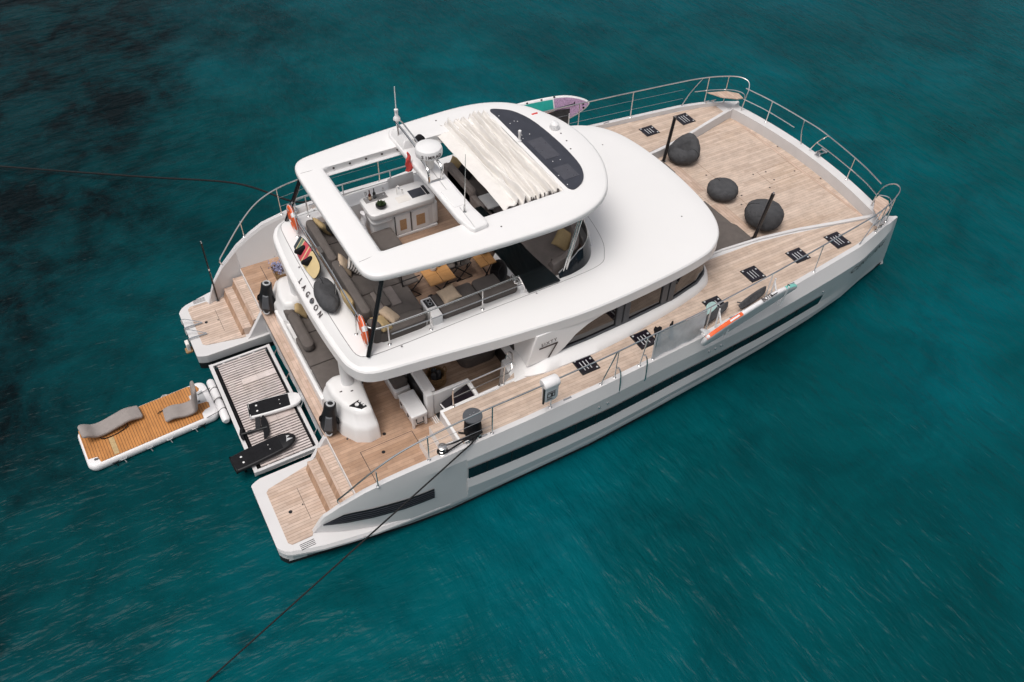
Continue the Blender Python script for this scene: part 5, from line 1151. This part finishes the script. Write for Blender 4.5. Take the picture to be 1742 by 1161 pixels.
b = MB(); b.box(-1.2, -.95, .36, .42, ZP, ZP+.01); b.build('red_mark', 'red', t)
t2 = thing('paddle', 'black paddle lashed along the mint and lilac board', 'paddle', (0, 0, 0)); t2.matrix_world = mx @ Matrix.Translation((0, 0, .10))
MB().tube([(-.6, .02, 0), (1.2, .09, .02)], .014, 6).build('shaft', 'blackm', t2); b = MB(); b.cushion(-1.1, -.6, -.09, .11, -.012, .012, .01, cr=.08); b.build('blade', 'blackm', t2); b = MB(); b.tube([(1.2, .03, .02), (1.2, .15, .02)], .016, 6); b.build('grip', 'blackm', t2)
b = MB(); L = []
for i in range(13):
    x = 11.3+i*.16; L.append([(x, gy(x)+.02+.015*math.sin(i*1.9), 2.36), (x, gy(x)+.02+.02*math.sin(i*2.3+1), 2.80), (x, gy(x)+.02, 3.18-.02*math.cos(i)), (x, gy(x)+.005, 3.18-.02*math.cos(i)), (x, gy(x)+.005+.02*math.sin(i*2.3+1), 2.80), (x, gy(x)+.005+.015*math.sin(i*1.9), 2.36)])
b.loft(L); tag(b.build('side_screen', 'bean'), 'dark grey cloth hung on the far rail below the mint and lilac board', 'cloth')
b = MB(); L = []
for i in range(12):
    x = 9.66+i*.145; L.append([(x, -gy(x)-.02-.012*math.sin(i*1.7), 2.38), (x, -gy(x)-.02+.015*math.sin(i*2.1+1), 2.8), (x, -gy(x)-.015, 3.24), (x, -gy(x), 3.24), (x, -gy(x)+.015*math.sin(i*2.1+1), 2.8), (x, -gy(x)-.012*math.sin(i*1.7), 2.38)])
b.loft(L); tag(b.build('side_screen', 'screen'), 'pale grey translucent-looking panel stretched below the near rail next to the boarding gate', 'cloth')
bpy.data.objects['side_screen.001']['label'] = 'pale grey cloth panel stretched below the near rail beside the boarding gate'
# two dark dive fins standing behind the panel, foil wings lying by the near board
def fin(label, loc, rot):
    t = thing('dive_fin', label, 'fin', loc, rot, 'black fins standing behind the grey panel')
    P = [(-.05, 0), (.05, 0), (.07, .16), (.12, .42), (.06, .46), (0, .43), (-.05, .47), (-.10, .40), (-.065, .16)]
    MB().prism(P, -.01, .015).build('blade', 'blackm', t, bevel=.004); MB().cushion(-.06, .06, -.12, .10, -.05, .06, .03).build('foot_pocket', 'blackm', t)
fin('taller black fin standing behind the grey rail panel', (10.62, -4.42, 2.28), (R(80), 0, R(30)))
fin('shorter black fin beside the taller one behind the grey rail panel', (10.18, -4.44, 2.25), (R(62), 0, R(-20)))
for x, lb, a in ((11.95, 'dark wing of a foil board lying on the side deck over a hatch', 12), (13.22, 'dark rounded foil wing leaning inside the near rail behind the board lettering', 10)):
    t = thing('foil_wing', lb, 'foil wing', (x, -4.40, 2.42), (R(52), 0, R(a)), 'dark foil wings inside the near rail')
    Q = smoothpoly([(-.50, -.03), (-.42, -.12), (0, -.14), (.45, -.11), (.60, -.02), (.58, .07), (0, .09), (-.45, .05)], 4); MB().loft([zl(inset(Q, .03), -.02), zl(Q, 0), zl(inset(Q, .03), .025)]).build('wing', 'bean', t)
    if x < 12: MB().loft([zl(smoothpoly([(-.26, .13), (.0, .10), (.2, .16), (.12, .30), (-.10, .32)], 4), .01), zl(smoothpoly([(-.26, .13), (.0, .10), (.2, .16), (.12, .30), (-.10, .32)], 4), .04)]).build('wing_tip', 'palemint', t)
    MB().tube([(-.3, .0, -.02), (-.3, .02, -.22)], .02, 6).build('mount', 'greyp', t)

# ensign on the mast --------------------------------------------------------------------
b = MB(); L = []
for k in range(12):
    z = 6.02-.045*k; wv = .02+.05*min(1, k/7); L.append([(6.05+.02*math.sin(k*.9)+wv*math.cos(a)*(1+.35*math.sin(3*a+k*.6)), .86+.015*math.cos(k)+wv*1.1*math.sin(a), z-.015*math.cos(2*a)) for a in np.linspace(0, 2*math.pi, 18, endpoint=False)])
b.loft(L); fl = b.build('ensign', 'red'); tag(fl, 'limp red flag hanging from the mast beside the radar', 'flag')

# hydrofoil boards on the swim lift ---------------------------------------------------------
def foilboard(label, loc, rz, L_, W_, body, pad):
    t = thing('foil_board', label, 'foil board', loc, (R(2), R(-2), rz), 'hydrofoil boards on the swim lift')
    P = smoothpoly([(-L_/2, -W_*.40), (-L_*.46, -W_*.47), (-L_*.2, -W_*.5), (L_*.15, -W_*.48), (L_*.34, -W_*.42), (L_*.455, -W_*.24), (L_*.5, 0), (L_*.455, W_*.24), (L_*.34, W_*.42), (L_*.15, W_*.48), (-L_*.2, W_*.5), (-L_*.46, W_*.47), (-L_/2, W_*.40)], 4)
    MB().loft([zl(inset(P, .04), 0), zl(inset(P, .008), .03), zl(P, .06), zl(inset(P, .006), .10), zl(inset(P, .03), .125)]).build('board', body, t, angle=50)
    Q = [(x, y) for x, y in inset(P, .045) if x < L_*.26]; Q = sorted([p for p in Q if p[1] > 0])[::-1]+sorted([p for p in Q if p[1] <= 0])
    MB().prism(Q, .1255, .131).build('deck_pad', pad, t, smooth=False)
    b = MB()
    for x, y in ((-L_*.34, .09), (-L_*.34, -.09), (L_*.08, .07), (L_*.08, -.07)): b.lathe([(.028 if x < 0 else .012, .131), (.02 if x < 0 else .012, .137)], (x, y, 0), 10)
    b.build('foot_plug', 'whitep', t); return t
foilboard('white foil board with a black deck pad on the slatted lift', (1.38, -.22, .40), R(-9), 1.40, .52, 'whitep', 'blackm')
fb2 = foilboard('black foil board hanging over the aft edge of the slatted lift', (.66, -1.50, .40), R(3), 1.64, .54, 'black', 'blackm')
b = MB(); b.add([(.56, -.07, .1262), (.74, -.05, .1262), (.60, .02, .1262)], [(0, 1, 2)]); b.add([(.60, .03, .1262), (.70, .06, .1262), (.62, .10, .1262)], [(0, 1, 2)]); b.build('nose_mark', 'greyweb', fb2, smooth=False)
b = MB(); b.tube([(-.55, 0, .02), (-.62, 0, -.62)], .03, 8); b.tube([(-.40, 0, -.60), (-.92, 0, -.62)], [.055, .035], 10); b.box(-.50, -.40, -.22, .22, -.63, -.61); b.build('foil_mast', 'blackm', fb2)
t = thing('hydrofoil', 'black hydrofoil mast and wing lying on the slats beside the white foil board', 'hydrofoil', (.80, -.78, .365), (0, 0, R(-8)))
Q = smoothpoly([(.12, .36), (.19, .22), (.20, 0), (.17, -.22), (.08, -.40), (.02, -.40), (.04, -.1), (.03, .2)], 4); MB().loft([[(x, y, .04+.10*(y/.4)**2) for x, y in Q], [(x, y, .065+.10*(y/.4)**2) for x, y in Q]]).build('front_wing', 'blackm', t)
MB().tube([(.16, 0, .07), (-.50, 0, .06)], [.04, .028], 10).build('fuselage', 'black', t)
MB().loft([[(-.02, -.02, .06), (-.14, -.02, .06), (-.14, .02, .06), (-.02, .02, .06)], [(.06, .46, .10), (-.06, .46, .10), (-.06, .50, .10), (.06, .50, .10)]]).build('mast', 'black', t)
Q = [(-.44, .19), (-.50, .19), (-.54, 0), (-.50, -.19), (-.44, -.19), (-.46, 0)]; MB().prism(Q, .05, .068).build('tail_wing', 'blackm', t)
b = MB(); b.lathe([(.05, -.05), (.05, .05)], (0, 0, 0), 12, mx=frame((-.28, 0, .07), (0, 1, 0), (0, 0, 1))); b.build('propeller_guard', 'black', t)

# inflatable dock with two floor loungers ------------------------------------------------------
dk = thing('inflatable_dock', 'white inflatable dock with an orange teak deck floating behind the lift', 'inflatable dock', (-1.64, .98, .0), (0, 0, R(3.2)))
P = rrect(0, 0, 1.66, .70, .22, 8)
rings = []
for z, d in ((-.02, .07), (.03, .02), (.10, 0), (.17, .012), (.213, .045), (.225, .10)): rings.append(zl(inset(P, d), z))
MB().loft(rings).build('tube', 'pvc', dk, angle=70)
TD = [(-1.59, .63), (-1.59, -.38), (-1.38, -.42), (-1.34, -.62), (1.24, -.62), (1.26, -.44), (1.36, -.36), (1.50, -.34), (1.52, -.18), (1.48, -.12), (1.14, -.08), (1.14, .30), (1.42, .34), (1.46, .42), (1.42, .54), (1.20, .63)]
MB().prism(TD, .224, .232).build('deck_pad', 'teak_dock', dk, smooth=False)
MB().prism([(1.15, -.07), (1.50, -.10), (1.50, .32), (1.15, .29)], .226, .231).build('end_plate', 'greyweb', dk, smooth=False)
b = MB()
for x, y in ((1.3, .22), (1.32, -.02), (-1.44, -.48), (-1.40, -.49)): b.lathe([(.03, .231), (.03, .245)], (x, y, 0), 10)
b.build('valve', 'greyp', dk)
for x in (-1.05, -.85, -.2, .3, .95, 1.15):
    b = MB(); b.tube(curve([(x-.07, -.69, .10), (x-.05, -.735, .12), (x+.05, -.735, .12), (x+.07, -.69, .10)], 4), .014, 6); b.tube([(x, -.72, .10), (x+.03, -.78, -.04)], .012, 5); b.build('handle', 'blackm' if x in (-1.05, 1.15) else 'greyweb', dk)
for x in (-.5, .6): MB().tube(curve([(x-.10, .69, .12), (x-.05, .745, .14), (x+.05, .745, .14), (x+.10, .69, .12)], 4), .016, 6).build('handle', 'greyweb', dk)
MB().box(-1.00, -.88, -.58, .0, .2322, .234).build('worn_strip', 'tan', dk, smooth=False)
def lounger(label, loc, rz, prof, wd):
    t = thing('floor_lounger', label, 'floor lounger', loc, (0, 0, rz), 'grey foam loungers on the dock')
    L = []; c = curve([(x, 0, z) for x, z in prof], 5); n = len(c)
    for i, p in enumerate(c):
        d = c[min(i+1, n-1)]-c[max(i-1, 0)]; nn = Vector((-d.z, 0, d.x)).normalized(); e = min(i, n-1-i); w_ = wd/2*(1-.22*max(0, 1-e/3)**2); th = .055*(1-.4*max(0, 1-e/2))
        ring = []
        for a in np.linspace(0, 2*math.pi, 20, endpoint=False):
            ca, sa = math.cos(a), math.sin(a); yy = math.copysign(abs(ca)**.35, ca)*w_; tt = math.copysign(abs(sa)**.6, sa)*th
            ring.append(p+nn*tt+Vector((0, yy, 0)))
        L.append(ring)
    MB().loft(L).build('foam', 'stone', t, angle=70)
    b = MB(); b.tube(curve([(prof[0][0]+.35, -wd/2+.04, .06), (prof[0][0]+.42, -wd/2-.04, .02), (prof[0][0]+.7, -wd/2-.07, .015), (prof[0][0]+1.0, -wd/2-.02, .03), (prof[0][0]+1.05, -wd/2+.05, .06)], 5), .012, 5); b.build('strap', 'blackm', t); return t
lounger('long grey foam lounger lying flat on the outer end of the dock', (-2.47, 1.26, .235), R(7), [(-.72, .30), (-.60, .28), (-.42, .14), (-.2, .10), (.15, .14), (.42, .17), (.66, .10), (.74, .07)], .46)
lounger('grey foam lounger with its back raised at the inner end of the dock', (-.86, .86, .235), R(176), [(-.54, .86), (-.50, .66), (-.45, .36), (-.38, .14), (-.15, .08), (.12, .14), (.30, .11), (.36, .07)], .46)
t = thing('roller_fender', 'white two-part roller fender between the dock and the swim lift', 'fender', (.12, .85, .20))
for y0, y1 in ((.004, .78), (-.78, -.004)):
    b = MB(); b.tube([(0, y0, 0), (0, y0+.05, 0), (0, y1-.05, 0), (0, y1, 0)], [.07, .105, .105, .07], 18); b.build('roller', 'pvc', t)
b = MB()
for y in (-.40, .0, .40):
    b.tube([(.11*math.cos(a), y+.02*math.sin(2*a), .11*math.sin(a)) for a in np.linspace(0, 2*math.pi, 16, endpoint=False)], .009, 5, closed=True)
for y in (-.42, .46): b.tube([(-.05, y, .08), (-.42, y-.05, .05)], .008, 5)
b.build('lashing', 'rope', t)
bpy.context.view_layer.update()
